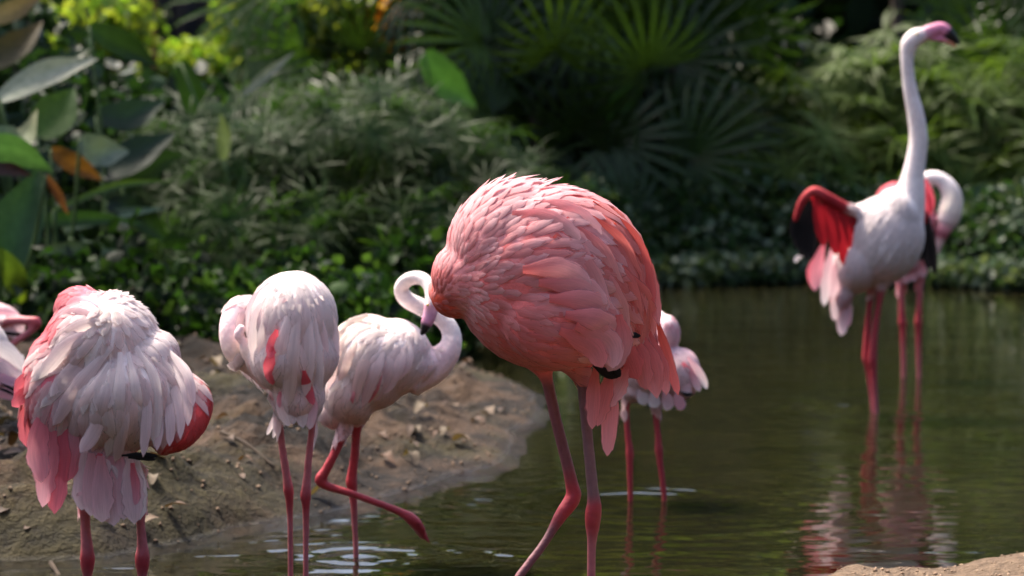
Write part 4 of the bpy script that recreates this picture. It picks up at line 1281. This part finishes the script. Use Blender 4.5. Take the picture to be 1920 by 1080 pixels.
# ------------------------------------------------------------------ umbrella sedges
umbels = []
for v in range(10):
    SG = np.array((0.022, 0.056, 0.014) if v < 5 else (0.095, 0.15, 0.035))
    r = np.random.default_rng(100 + v)
    Vs, Fs, Cs, o = [], [], [], 0
    nb = 20
    for i in range(nb):
        a = 2 * math.pi * i / nb + r.normal(0, 0.1)
        L = r.uniform(0.15, 0.24)
        up = r.uniform(-0.15, 0.6)
        d = np.array([math.cos(a), math.sin(a), 0])
        pts = [(0, 0, 0), tuple(d * L * 0.5 + np.array([0, 0, up * L * 0.45])), tuple(d * L + np.array([0, 0, up * L * 0.25 - 0.11 * r.random()]))]
        s = catmull(np.hstack([np.array(pts), np.zeros((3, 2))]), 5)[:, :3]
        c = np.cross(d, (0, 0, 1.0))
        w = r.uniform(0.0035, 0.0058) * (1 if v < 5 else 1.6) * np.array([0.7, 1, 1, 0.75, 0.1])
        for k in range(5):
            Vs += [s[k] - c * w[k], s[k] + c * w[k]]
            cc = SG * r.uniform(0.85, 1.1) * (1 - k / 4 * 0.2) + np.array((0.02, 0.02, 0.004)) * k / 4
            Cs += [cc, cc]
        Fs += [(o + 2 * k, o + 2 * k + 1, o + 2 * k + 3, o + 2 * k + 2) for k in range(4)]
        o += 10
    umbels.append(mesh_np('umbel', np.array(Vs), np.array(Fs), M_SEDGE, np.array(Cs)))
stV, stF = rod([(0, 0, 0), (0.01, 0, 0.5), (0, 0, 1.0)], 0.0045, 0.003, 6, 5)
stem_me = bpy.data.meshes.new('stem')
stem_me.from_pydata([tuple(v) for v in stV], [], stF)
stem_me.materials.append(M_STEM)


def sedge(px, Y, h, nst, spread, label, group, seed, low=0.25, pale=False):
    r = random.Random(seed)
    bx = P(px, 500, Y).x
    g = gh(bx, Y)
    root = empty('umbrella_sedge', (bx, Y, g))
    tag(root, label, 'sedge', group)
    for i in range(nst):
        a, q = r.uniform(0, 6.28), r.random() ** 0.7
        hh = h * (low + (1 - low) * r.random() ** 0.75) * (1 - 0.25 * q)
        top = Vector((math.cos(a) * spread * q, math.sin(a) * spread * q * 0.8, hh))
        b0 = Vector((top.x * 0.25, top.y * 0.25, -0.03))
        d = top - b0
        rot = d.to_track_quat('Z', 'Y')
        st = bpy.data.objects.new('stem', stem_me)
        st.location, st.rotation_mode, st.rotation_quaternion = b0, 'QUATERNION', rot
        st.scale = (1, 1, d.length)
        link(st, root)
        um = bpy.data.objects.new('umbel', r.choice(umbels[5:] if pale else umbels[:5]))
        um.location, um.rotation_mode = top, 'QUATERNION'
        tilt = Vector((d.x * 0.6 + r.uniform(-.8, .8), d.y * 0.6 + r.uniform(-1.0, .4), d.length)).to_track_quat('Z', 'Y')
        um.rotation_quaternion = tilt
        s = r.uniform(0.75, 1.25) * (1.35 if pale else 1)
        um.scale = (s, s, s)
        link(um, root)


L_WHERE = ['next to the bluish broad leaves', 'just behind the lime-green leaf', 'in front of the slanting pale leaf', 'behind the slanting pale leaf', 'above the domed-back bird', 'behind the preening bird',
           'above the curled neck of the preening bird', 'below the broad hanging leaf', 'beside the salmon bird and below the palms', 'last one towards the fan palms', 'under the bright lone fan palm', 'behind the front row, below the golden shrub']
k = 0
for px, Y, ytop, n in [(330, 12.2, 210, 34), (400, 12.9, 170, 40), (470, 12.0, 210, 40), (540, 12.8, 140, 46), (610, 12.1, 165, 46), (680, 12.7, 130, 46),
                       (750, 12.2, 160, 46), (815, 12.9, 170, 44), (880, 12.5, 215, 40), (930, 13.2, 250, 34), (570, 13.6, 120, 40), (720, 13.7, 120, 40), (440, 11.5, 370, 26), (620, 11.6, 360, 28), (770, 11.8, 350, 26)]:
    h = P(px, ytop, Y).z - gh(P(px, 500, Y).x, Y)
    sedge(px, Y, h, int(n * 1.2), 0.42, 'low umbrella sedge clump at the foot of the taller left bank sedges' if ytop > 300 else 'umbrella sedge clump on the left bank, ' + L_WHERE[k], 'sedges on the left bank', 300 + k, 0.12)
    k += 1
R_WHERE = ['shortest, beside the salmon bird', 'second from the salmon bird', 'at the edge of the fan palms', 'behind the edge of the fan palms', 'halfway between the palms and the upright bird', 'taller, halfway to the upright bird',
           'above the raised red wing', 'behind the raised red wing', 'behind the long straight neck', 'below the pink bill', 'beyond the pink bill', 'beneath the lone dark palm', 'cut off beyond the lone dark palm']
for px, Y, ytop, n in [(1170, 16.0, 270, 38), (1235, 16.6, 235, 42), (1310, 16.0, 190, 44), (1380, 16.8, 150, 46), (1450, 16.1, 125, 48), (1520, 16.9, 95, 48), (1590, 16.2, 80, 50),
                       (1660, 16.9, 60, 50), (1730, 16.2, 60, 50), (1800, 16.9, 50, 50), (1870, 16.2, 60, 50), (1940, 16.8, 60, 46), (2010, 16.3, 70, 40), (1420, 15.7, 260, 30), (1560, 15.7, 230, 30), (1700, 15.7, 240, 30), (1840, 15.7, 240, 30)]:
    h = P(px, ytop, Y).z - gh(P(px, 500, Y).x, Y)
    sedge(px, Y, h, int(n * 0.6), 0.5, 'low umbrella sedge clump in front of the taller far bank sedges' if ytop > 200 and px > 1400 else 'umbrella sedge clump on the far bank, ' + R_WHERE[k - 15], 'sedges on the far bank', 400 + k, 0.2, True)
    k += 1

# ------------------------------------------------------------------ fan palms
fronds = []
for v in range(8):
    r = np.random.default_rng(200 + v)
    Vs, Fs, Cs, o = [], [], [], 0
    ns = 17
    for i in range(ns):
        a = math.radians(-118 + 236 * i / (ns - 1)) + r.normal(0, 0.02)
        L = 0.52 * (1 - 0.22 * abs(i / (ns - 1) - 0.5) * 2) * r.uniform(0.9, 1.08)
        d = np.array([math.cos(a), math.sin(a), 0])
        cx = np.array([-math.sin(a), math.cos(a), 0])
        for kk, (t, w, z) in enumerate([(0.03, 0.004, 0), (0.35, 0.016, 0.02), (0.65, 0.017, 0.01), (0.88, 0.011, -0.03), (1.0, 0.002, -0.08)]):
            cpt = d * L * t + np.array([0, 0, z])
            Vs += [cpt - cx * w + np.array([0, 0, 0.007]), cpt, cpt + cx * w + np.array([0, 0, 0.007])]
            cc = np.array((0.022, 0.046, 0.010) if v < 4 else ((0.06, 0.11, 0.016) if v < 6 else (0.055, 0.12, 0.018))) * r.uniform(0.9, 1.1)
            Cs += [cc, cc * 1.2, cc]
        for kk in range(4):
            q = o + kk * 3
            Fs += [(q, q + 1, q + 4, q + 3), (q + 1, q + 2, q + 5, q + 4)]
        o += 15
    fronds.append(mesh_np('frond', np.array(Vs), np.array(Fs), M_PALM if v < 6 else M_LEAF_SOFT, np.array(Cs)))


def palm(px, Y, h, nf, label, group, seed, spread=0.7, lime=0.5):
    r = random.Random(seed)
    bx = P(px, 500, Y).x
    g = gh(bx, Y)
    root = empty('fan_palm', (bx, Y, g))
    tag(root, label, 'palm', group)
    rod_obj('trunk', [(bx, Y, g - 0.05), (bx + 0.03, Y, g + h * 0.4), (bx, Y, g + h * 0.75)], 0.045, 0.035, M_WOOD, root, 10, 8)
    for i in range(nf):
        a = 2.4 * i + r.uniform(-.3, .3)
        u = i / nf
        zz = h * (0.3 + 0.6 * u)
        el = math.radians(-20 + 95 * u + r.uniform(-12, 12))
        L = spread * r.uniform(0.7, 1.1)
        st = Vector((0, 0, zz * 0.8))
        tip = st + Vector((math.cos(a) * math.cos(el), math.sin(a) * math.cos(el), math.sin(el))) * L
        mid = (st + tip) / 2 + Vector((0, 0, 0.06))
        pet = rod_obj('petiole', [tuple(st + root.location), tuple(mid + root.location), tuple(tip + root.location)], 0.009, 0.006, M_STEM, root, 8, 5)
        fr = bpy.data.objects.new('frond', r.choice(fronds[6:] if lime > 0.8 else (fronds[4:6] if u > 0.7 and r.random() < lime else fronds[:4])))
        d = (tip - mid).normalized()
        d = (d + Vector((0, 0, r.uniform(-0.65, -0.1)))).normalized()
        side = d.cross(Vector((0, 0, 1)))
        if side.length < 0.1: side = Vector((1, 0, 0))
        side.normalize()
        up = side.cross(d)
        if i % 2 or a % 6.283 > 3.3:            # fans turned to the open water
            an = r.uniform(-1.9, 1.9)
            d = Vector((math.sin(an), -0.3, math.cos(an) * 0.8 - 0.25)).normalized()
            up = Vector((r.uniform(-.35, .35), -1, 0.55 + r.uniform(-.3, .3)))
            up = (up - d * up.dot(d)).normalized()
            side = d.cross(up)
        m = Matrix((d, -side, up)).transposed().to_4x4()
        m.translation = tip
        s = r.uniform(0.85, 1.2)
        link(fr, pet)
        fr.matrix_basis = Matrix.Translation(root.location) @ m @ Matrix.Scale(s, 4)


for i, (px, Y, h, n) in enumerate([(880, 15.9, 1.7, 18), (960, 16.5, 2.0, 20), (1050, 16.0, 1.9, 20), (1130, 16.6, 2.1, 20), (1210, 16.1, 1.9, 20), (1300, 16.9, 2.1, 18), (1000, 15.5, 1.15, 14), (1120, 15.6, 1.1, 14), (920, 17.3, 2.4, 18), (1240, 17.5, 2.5, 18), (1080, 17.6, 2.6, 18)]):
    palm(px, Y, h, n, 'dark fan palm, ' + ['beside the broad hanging leaf', 'tall, behind the broad hanging leaf', 'in the middle of the palm group', 'tall, behind the small oval leaf', 'beside the small oval leaf', 'last one towards the far sedges',
                                      'low, above the back of the salmon bird', 'low, with fronds drooping over the bank', 'tallest of those beside the sunlit shrubs', 'tall, above the far sedges', 'tallest one at the back of the group'][i], 'fan palms behind the pond', 500 + i)
palm(550, 16.6, 1.85, 16, 'bright fan palm standing apart above the left sedges', None, 523, 0.4, 0.95)
palm(1930, 18.2, 2.2, 16, 'dark fan palm behind the sedges of the far bank', None, 521, 0.7)


# ------------------------------------------------------------------ leafy masses
def leaf_cloud(n, center, radii, size, cols, seed, shell=0.5, flat=0.0, floor=None):
    r = np.random.default_rng(seed)
    d = r.normal(size=(n, 3))
    d /= np.linalg.norm(d, axis=1)[:, None]
    rad = (shell + (1 - shell) * r.random(n)) ** 0.6
    # lumpy outline
    lob = 1 + 0.22 * np.sin(d[:, 0] * 5 + seed) * np.sin(d[:, 2] * 6 + seed * 2) + 0.12 * np.sin(d[:, 1] * 11 + d[:, 2] * 9)
    c = np.array(center) + d * (rad * lob)[:, None] * np.array(radii)
    return leaf_quads(c, size, cols, r, flat)


def leaf_quads(c, size, cols, r, flat=0.0):
    n = len(c)
    ax = r.normal(size=(n, 3)); ax[:, 2] -= 0.4
    ax /= np.linalg.norm(ax, axis=1)[:, None]
    up = r.normal(size=(n, 3)); up[:, 2] += flat
    sd = np.cross(ax, up)
    sd /= np.linalg.norm(sd, axis=1)[:, None] + 1e-9
    nn = np.cross(sd, ax)
    L = (size[0] + (size[1] - size[0]) * r.random(n))[:, None]
    W = L * (0.26 + 0.16 * r.random(n))[:, None]
    v0, v1 = c - ax * L * 0.5, c + ax * L * 0.5 - nn * L * 0.08
    m0, m1 = c - ax * L * 0.12, c + ax * L * 0.2
    vs = np.stack([v0, m0 - sd * W + nn * W * .2, m1 - sd * W * 0.8 + nn * W * .15, v1, m1 + sd * W * 0.8 + nn * W * .15, m0 + sd * W + nn * W * .2], 1).reshape(-1, 3)
    b0 = (np.arange(n) * 6)[:, None]
    f = np.concatenate([b0 + np.array([[0, 1, 2, 3]]), b0 + np.array([[0, 3, 4, 5]])], 0)
    cl = np.array(cols)[r.integers(0, len(cols), n)] * (0.7 + 0.6 * r.random(n))[:, None]
    return vs, f, np.repeat(cl, 6, 0)


def shrub(px, Y, ypx, rx, rz, n, size, cols, label, group, seed, name='leafy_shrub', cat='shrub', mat=None):
    c = P(px, ypx, Y)
    g = gh(c.x, Y)
    root = empty(name, (c.x, Y, g))
    tag(root, label, cat, group)
    V, Fq, C = leaf_cloud(n, c, (rx, rx * 0.8, rz), size, cols, seed, 0.25)
    leaf_obj('crown', V, Fq, C, root, mat or M_LEAF_SOFT)
    r = random.Random(seed)
    for _ in range(4):
        t = Vector((c.x + r.uniform(-.5, .5) * rx, Y + r.uniform(-.3, .3) * rx, c.z + r.uniform(-.2, .5) * rz))
        rod_obj('stem', [(c.x, Y, g - 0.05), tuple((Vector((c.x, Y, g)) + t) / 2 + Vector((r.uniform(-.1, .1), 0, 0))), tuple(t)], 0.02, 0.006, M_WOOD, root)


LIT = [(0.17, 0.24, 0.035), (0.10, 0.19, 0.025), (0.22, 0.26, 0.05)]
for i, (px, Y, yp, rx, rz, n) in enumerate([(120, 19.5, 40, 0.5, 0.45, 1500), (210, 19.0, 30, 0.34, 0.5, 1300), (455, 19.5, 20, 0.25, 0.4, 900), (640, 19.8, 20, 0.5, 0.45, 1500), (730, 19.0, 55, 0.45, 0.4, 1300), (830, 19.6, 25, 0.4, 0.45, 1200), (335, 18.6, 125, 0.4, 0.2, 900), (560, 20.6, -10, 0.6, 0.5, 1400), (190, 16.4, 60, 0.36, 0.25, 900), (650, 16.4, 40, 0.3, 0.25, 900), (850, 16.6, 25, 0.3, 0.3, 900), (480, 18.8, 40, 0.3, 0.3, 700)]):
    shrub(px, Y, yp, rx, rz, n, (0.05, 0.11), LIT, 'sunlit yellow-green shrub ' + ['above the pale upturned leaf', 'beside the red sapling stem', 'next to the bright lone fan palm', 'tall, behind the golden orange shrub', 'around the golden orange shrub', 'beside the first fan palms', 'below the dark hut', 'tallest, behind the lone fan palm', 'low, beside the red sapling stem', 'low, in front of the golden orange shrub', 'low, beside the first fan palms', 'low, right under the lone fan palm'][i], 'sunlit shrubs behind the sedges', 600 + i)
shrub(745, 16.1, 32, 0.14, 0.26, 260, (0.05, 0.12), [(0.5, 0.24, 0.03), (0.42, 0.15, 0.02), (0.5, 0.3, 0.06)], 'shrub with golden orange leaves among the sunlit shrubs', None, 620)
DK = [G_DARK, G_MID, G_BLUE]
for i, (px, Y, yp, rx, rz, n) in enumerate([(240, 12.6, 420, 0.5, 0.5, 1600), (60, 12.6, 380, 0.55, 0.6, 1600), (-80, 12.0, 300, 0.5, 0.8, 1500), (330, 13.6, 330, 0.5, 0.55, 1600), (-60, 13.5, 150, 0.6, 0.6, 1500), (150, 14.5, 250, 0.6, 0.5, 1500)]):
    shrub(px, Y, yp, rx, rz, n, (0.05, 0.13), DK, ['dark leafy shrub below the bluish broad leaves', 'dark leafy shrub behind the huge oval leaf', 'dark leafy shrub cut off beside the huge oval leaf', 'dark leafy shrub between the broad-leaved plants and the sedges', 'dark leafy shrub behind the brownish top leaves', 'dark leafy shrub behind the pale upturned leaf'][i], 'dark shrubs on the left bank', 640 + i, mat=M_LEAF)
for i, (px, Y, yp, rx, rz, n) in enumerate([(440, 10.3, 598, 0.4, 0.22, 1100), (560, 10.5, 598, 0.4, 0.25, 1100), (680, 10.6, 593, 0.4, 0.25, 1200), (800, 10.9, 578, 0.4, 0.25, 1200), (330, 10.2, 598, 0.4, 0.22, 1000), (230, 10.0, 598, 0.4, 0.25, 1000), (110, 9.8, 598, 0.4, 0.3, 1000), (900, 12.6, 530, 0.4, 0.22, 1000), (980, 13.4, 500, 0.4, 0.25, 900), (1080, 14.6, 480, 0.45, 0.25, 900)]):
    shrub(px, Y + 0.25 * math.sin(i * 2.1), yp + 14 * math.sin(i * 3.7), rx * (0.85 + 0.25 * math.sin(i * 1.3)), rz * (1.0 + 0.4 * math.sin(i * 2.9)), int(n * 0.8), (0.03, 0.085), [G_MID, (0.024, 0.06, 0.013), G_DARK, G_DARK, G_DARK, (0.06, 0.11, 0.035)], 'low leafy bush ' + ['beside the neck of the domed-back bird', 'behind the domed-back bird', 'above the back of the preening bird', 'behind the curled neck of the preening bird', 'between the shaggy and the domed-back birds', 'above the shoulder of the shaggy bird', 'behind the raised folded leg', 'hidden behind the breast of the salmon bird', 'behind the salmon bird, below the low palms', 'at the far shore beside the first far sedges'][i], 'low bushes along the mud bank', 660 + i, mat=M_SEDGE)

# ground cover of small round leaves trailing to the water on the far bank
r = np.random.default_rng(77)
n = 9000
gx = r.uniform(0.2, 3.6, n)
sx = np.array([p.x for p in shore if p.y > 9])
sy = np.array([p.y for p in shore if p.y > 9])
o_ = np.argsort(sx)
gy0 = np.interp(gx, sx[o_], sy[o_])
dep = r.random(n) ** 1.3
gyy = gy0 - 0.10 + dep * 1.1
mound = 0.05 + 0.42 * sstep(0, 0.55, dep) * (0.75 + 0.5 * vnoise(gx * 2.5, gyy * 2.5))
gzz = np.maximum(ground_height(gx, gyy), 0.0) + mound * (0.45 + 0.55 * r.random(n))
V, Fq, C = leaf_quads(np.stack([gx, gyy, gzz], 1), (0.035, 0.08), [(0.05, 0.1, 0.045), (0.035, 0.08, 0.03), (0.13, 0.18, 0.11), (0.025, 0.06, 0.02)], r, 1.2)
# trailing runners reaching out over the water
m = 2600
tx = r.uniform(0.2, 3.6, m)
ty = np.interp(tx, sx[o_], sy[o_]) - 0.32 * r.random(m) * (0.2 + 1.3 * np.clip(vnoise(tx * 3.1, tx * 0 + 3.3) - 0.25, 0, 1)) + 0.05
tz = 0.015 + 0.15 * r.random(m) ** 1.5
V2, F2, C2 = leaf_quads(np.stack([tx, ty, tz], 1), (0.03, 0.075), [(0.12, 0.17, 0.11), (0.07, 0.12, 0.06), (0.17, 0.21, 0.15)], r, 1.0)
V, Fq, C = np.vstack([V, V2]), np.vstack([Fq, F2 + len(V)]), np.vstack([C, C2])
gc_ = leaf_obj('ground_cover', V, Fq, C, None, M_LEAF)
tag(gc_, 'small round-leaved ground cover trailing into the water along the far bank', 'ground cover', kind='stuff')

for i, (x, Y, z, rx, rz, lab) in enumerate([(-0.3, 15.7, 2.2, 0.5, 0.58, 'light green tree rising behind the tallest left fan palm'), (0.2, 16.1, 2.2, 0.65, 0.66, 'light green tree rising behind the middle fan palms'), (0.9, 15.9, 2.15, 0.55, 0.58, 'light green tree rising behind the palms next to the far sedges'),
                                            (-4.3, 21.2, 3.2, 1.0, 0.9, 'light green tree rising above the sunlit shrubs'), (3.0, 21.2, 3.3, 0.9, 0.8, 'light green tree rising behind the upright bird and its sedges')]):
    g = gh(x, Y)
    root = empty('tree', (x, Y, g))
    tag(root, lab, 'tree', 'sunlit trees behind the palms')
    V, Fq, C = leaf_cloud(1700, (x, Y, z), (rx, rx * 0.8, rz), (0.1, 0.2), LIT + [(0.1, 0.18, 0.03)], 700 + i, 0.2)
    leaf_obj('crown', V, Fq, C, root, M_LEAF_SOFT)
    rod_obj('trunk', [(x, Y, g - 0.1), (x + 0.05, Y, g + 1.2), (x, Y, z + 0.2)], 0.07, 0.03, M_WOOD, root, 12, 8)

# dark understorey and wood behind the garden: reads as one mass
r = np.random.default_rng(78)
n = 26000
wx = r.uniform(-14, 14, n)
wy = r.uniform(24.5, 30, n)
wz = r.random(n) ** 0.8 * (7.5 + 1.8 * np.sin(wx * 0.9) + 1.2 * np.sin(wx * 2.3 + 1)) * (0.7 + 0.3 * (wy - 24.5) / 5.5) + 0.2
V, Fq, C = leaf_quads(np.stack([wx, wy, wz], 1), (0.22, 0.55), [G_DARK, G_MID, G_BLUE, (0.02, 0.05, 0.012)], r, 0.3)
wd = leaf_obj('woodland', V, Fq, C, None, M_LEAF)
tag(wd, 'dark dense wood closing off the garden behind all the plants', 'woodland', kind='stuff')
r = np.random.default_rng(79)
n = 9000
wx = r.uniform(-7, 8, n)
wy = r.uniform(18.0, 23.5, n)
wz = r.random(n) * (0.9 + 0.5 * np.sin(wx * 1.7 + 0.5) + 0.7 * sstep(1.0, 3.0, np.abs(wx - 1.0))) + 0.3
upx = 960 + F * wx / wy
wz = np.where((upx > 285) & (upx < 425), wz * 0.5, wz)
V, Fq, C = leaf_quads(np.stack([wx, wy, wz], 1), (0.1, 0.25), [G_DARK, G_MID, G_BLUE], r, 0.3)
wd = leaf_obj('undergrowth', V, Fq, C, None, M_LEAF)
tag(wd, 'dark undergrowth filling the ground between the palms and the wood', 'undergrowth', kind='stuff')

r = np.random.default_rng(80)  # leaf ring added out of view to dim the frontal sky fill
n = 9000
an = r.uniform(math.radians(62), math.radians(298), n)      # measured from +Y, going round behind the viewer
ra = r.uniform(15, 19, n)
wz = r.random(n) * (8.5 + 1.5 * np.sin(an * 9))
V, Fq, C = leaf_quads(np.stack([np.sin(an) * ra, np.cos(an) * ra + 7, wz], 1), (0.5, 1.1), [G_DARK, G_MID, G_BLUE], r, 0.3)
wd = leaf_obj('woodland', V, Fq, C, None, M_LEAF)
tag(wd, 'unseen dark wood added on the near sides of the pond to cut low sky light', 'woodland', kind='stuff')

# slender red-stemmed sapling
sp = P(292, 110, 17.2)
g = gh(sp.x, 17.2)
root = empty('sapling', (sp.x, 17.2, g))
tag(root, 'slender sapling with a bare reddish stem in front of the sunlit shrubs', 'tree')
rod_obj('trunk', [(sp.x - 0.02, 17.2, g - 0.05), (sp.x, 17.2, g + 0.7), (sp.x - 0.01, 17.2, g + 1.5), (sp.x + 0.03, 17.2, g + 2.4)], 0.022, 0.014, M_REDSTEM, root, 14, 8)
V, Fq, C = leaf_cloud(500, (sp.x, 17.2, g + 2.7), (0.5, 0.5, 0.5), (0.07, 0.14), [G_MID, G_LIT], 81, 0.3)
leaf_obj('crown', V, Fq, C, root, M_LEAF_SOFT)

# dark garden hut glimpsed behind
M_HUT = plain_material('dark_boards', (0.010, 0.009, 0.010), (0.022, 0.018, 0.018), 6, 0.8, 0.3, 0.01)
hp = P(350, 0, 22.8)
hut = empty('garden_hut', (hp.x, 22.8, gh(hp.x, 22.8)))
tag(hut, 'dark boarded hut glimpsed between the sunlit shrubs', 'hut')
gz0 = hut.location.z
for i in range(9):
    x0 = hp.x - 0.9 + i * 0.2
    V = np.array([(x0 + a * 0.19, 22.8 + bb * 0.03, gz0 + c * 2.3) for a in (0, 1) for bb in (0, 1) for c in (0, 1)])
    Fq = np.array([(0, 1, 3, 2), (4, 6, 7, 5), (0, 4, 5, 1), (2, 3, 7, 6), (0, 2, 6, 4), (1, 5, 7, 3)])
    leaf_obj('board', V, Fq, np.zeros((8, 3)), hut, M_HUT)
V = np.array([(hp.x + a * 1.1, 22.7 + bb * 1.6, gz0 + 2.25 + 0.25 * bb + c * 0.06) for a in (-1, 1) for bb in (0, 1) for c in (0, 1)])
leaf_obj('roof', V, Fq, np.zeros((8, 3)), hut, M_HUT)
for sx_ in (-0.9, 0.9):
    V = np.array([(hp.x + sx_ + a * 0.04, 22.84 + bb * 1.4, gz0 + c * 2.24) for a in (0, 1) for bb in (0, 1) for c in (0, 1)])
    leaf_obj('wall', V, Fq, np.zeros((8, 3)), hut, M_HUT)

# ------------------------------------------------------------------ things lying on the bank
M_TWIG = plain_material('twig', (0.03, 0.02, 0.015), (0.08, 0.055, 0.035), 30, 0.85, 0.5, 0.005)
for (a, b_, lab) in [((415, 880), (515, 897), 'thin dark twig lying on the mud beside the domed-back bird'), ((95, 1000), (160, 1045), 'dark stick lying on the mossy lip of the bank'),
                     ((700, 790), (760, 782), 'short twig on the mud behind the lifted leg'), ((300, 870), (360, 860), 'short twig on the mud near the rose wing')]:
    A, B = PG(*a, 0.08), PG(*b_, 0.08)
    A.z, B.z = gh(A.x, A.y) + 0.012, gh(B.x, B.y) + 0.012
    o = rod_obj('twig', [tuple(A), tuple((A + B) / 2 + Vector((0, 0, 0.012))), tuple(B)], 0.006, 0.003, M_TWIG, None, 12, 6)
    tag(o, lab, 'twig', 'twigs on the mud bank')
r = random.Random(5)
M_DEAD = leaf_material('dead_leaf', 0.75, 0.1, vein=60)
protos = []
for v in range(5):
    V, Fq, C = blade([(0, 0, 0), (0.03, 0.0, 0.008 + 0.004 * v), (0.065, 0.01, 0.002)], 0.026 + 0.004 * (v % 3), [(0.11, 0.06, 0.035), (0.08, 0.045, 0.028), (0.15, 0.1, 0.065), (0.10, 0.05, 0.028), (0.18, 0.13, 0.085)][v], None, 1.5, 0.3, 8, 3, 0.7, 0.15)
    protos.append(mesh_np('dead_leaf', V, Fq, M_DEAD, C))
cnt = 0
while cnt < 130:
    px, py = r.uniform(-40, 960), r.uniform(650, 1000)
    g_ = PG(px, py, 0.07)
    z = gh(g_.x, g_.y)
    if z < 0.035: continue
    o = link(bpy.data.objects.new('dead_leaf', r.choice(protos)))
    o.location = (g_.x, g_.y, z + 0.006)
    o.rotation_euler = (r.uniform(-.4, .4), r.uniform(-.4, .4), r.uniform(0, 6.28))
    s = r.uniform(0.6, 1.3)
    o.scale = (s, s, s)
    tag(o, 'dry brown leaf fallen on the mud bank', 'leaf', 'fallen leaves on the mud bank')
    cnt += 1


def scatter(name, pts, rad, mat, label, cat, seed):
    r = np.random.default_rng(seed)
    oct_ = np.array([(1, 0, 0), (-1, 0, 0), (0, 1, 0), (0, -1, 0), (0, 0, 1), (0, 0, -1)], float)
    f0 = np.array([(0, 2, 4), (2, 1, 4), (1, 3, 4), (3, 0, 4), (2, 0, 5), (1, 2, 5), (3, 1, 5), (0, 3, 5)])
    n = len(pts)
    s = rad[0] + (rad[1] - rad[0]) * r.random((n, 1)) ** 2.5
    a = r.random(n) * 6.28
    V = oct_[None] * (s * (0.6 + 0.7 * r.random((n, 3))))[:, None, :] + r.normal(0, 0.12, (n, 6, 3)) * s[:, None]
    ca, sa = np.cos(a)[:, None], np.sin(a)[:, None]
    V = np.stack([V[..., 0] * ca - V[..., 1] * sa, V[..., 0] * sa + V[..., 1] * ca, V[..., 2] * 0.7], -1) + pts[:, None]
    Fq = (np.arange(n) * 6)[:, None, None] + f0[None]
    o = link(bpy.data.objects.new(name, mesh_np(name, V.reshape(-1, 3), Fq.reshape(-1, 3), mat, smooth=True)))
    tag(o, label, cat, kind='stuff')


r2 = np.random.default_rng(31)
cand = np.stack([r2.uniform(-2.2, 0.3, 6000), r2.uniform(6.2, 11, 6000)], 1)
z = ground_height(cand[:, 0], cand[:, 1])
ok = z > 0.012
scatter('clods', np.column_stack([cand[ok], z[ok] + 0.002]), (0.002, 0.010), plain_material('clod', lin((58, 46, 36)), lin((140, 118, 98)), 20, 0.9, 0.5, 0.01), 'small clods and grit strewn over the mud bank', 'grit', 32)
cand = np.stack([r2.uniform(0.5, 1.5, 2600), r2.uniform(4.6, 5.8, 2600)], 1)
z = ground_height(cand[:, 0], cand[:, 1])
ok = z > 0.01
scatter('pebbles', np.column_stack([cand[ok], z[ok] + 0.001]), (0.001, 0.006), plain_material('pebble', lin((104, 84, 68)), lin((176, 150, 126)), 25, 0.9, 0.3, 0.004), 'fine pebbles on the sandy near bank', 'pebbles', 33)
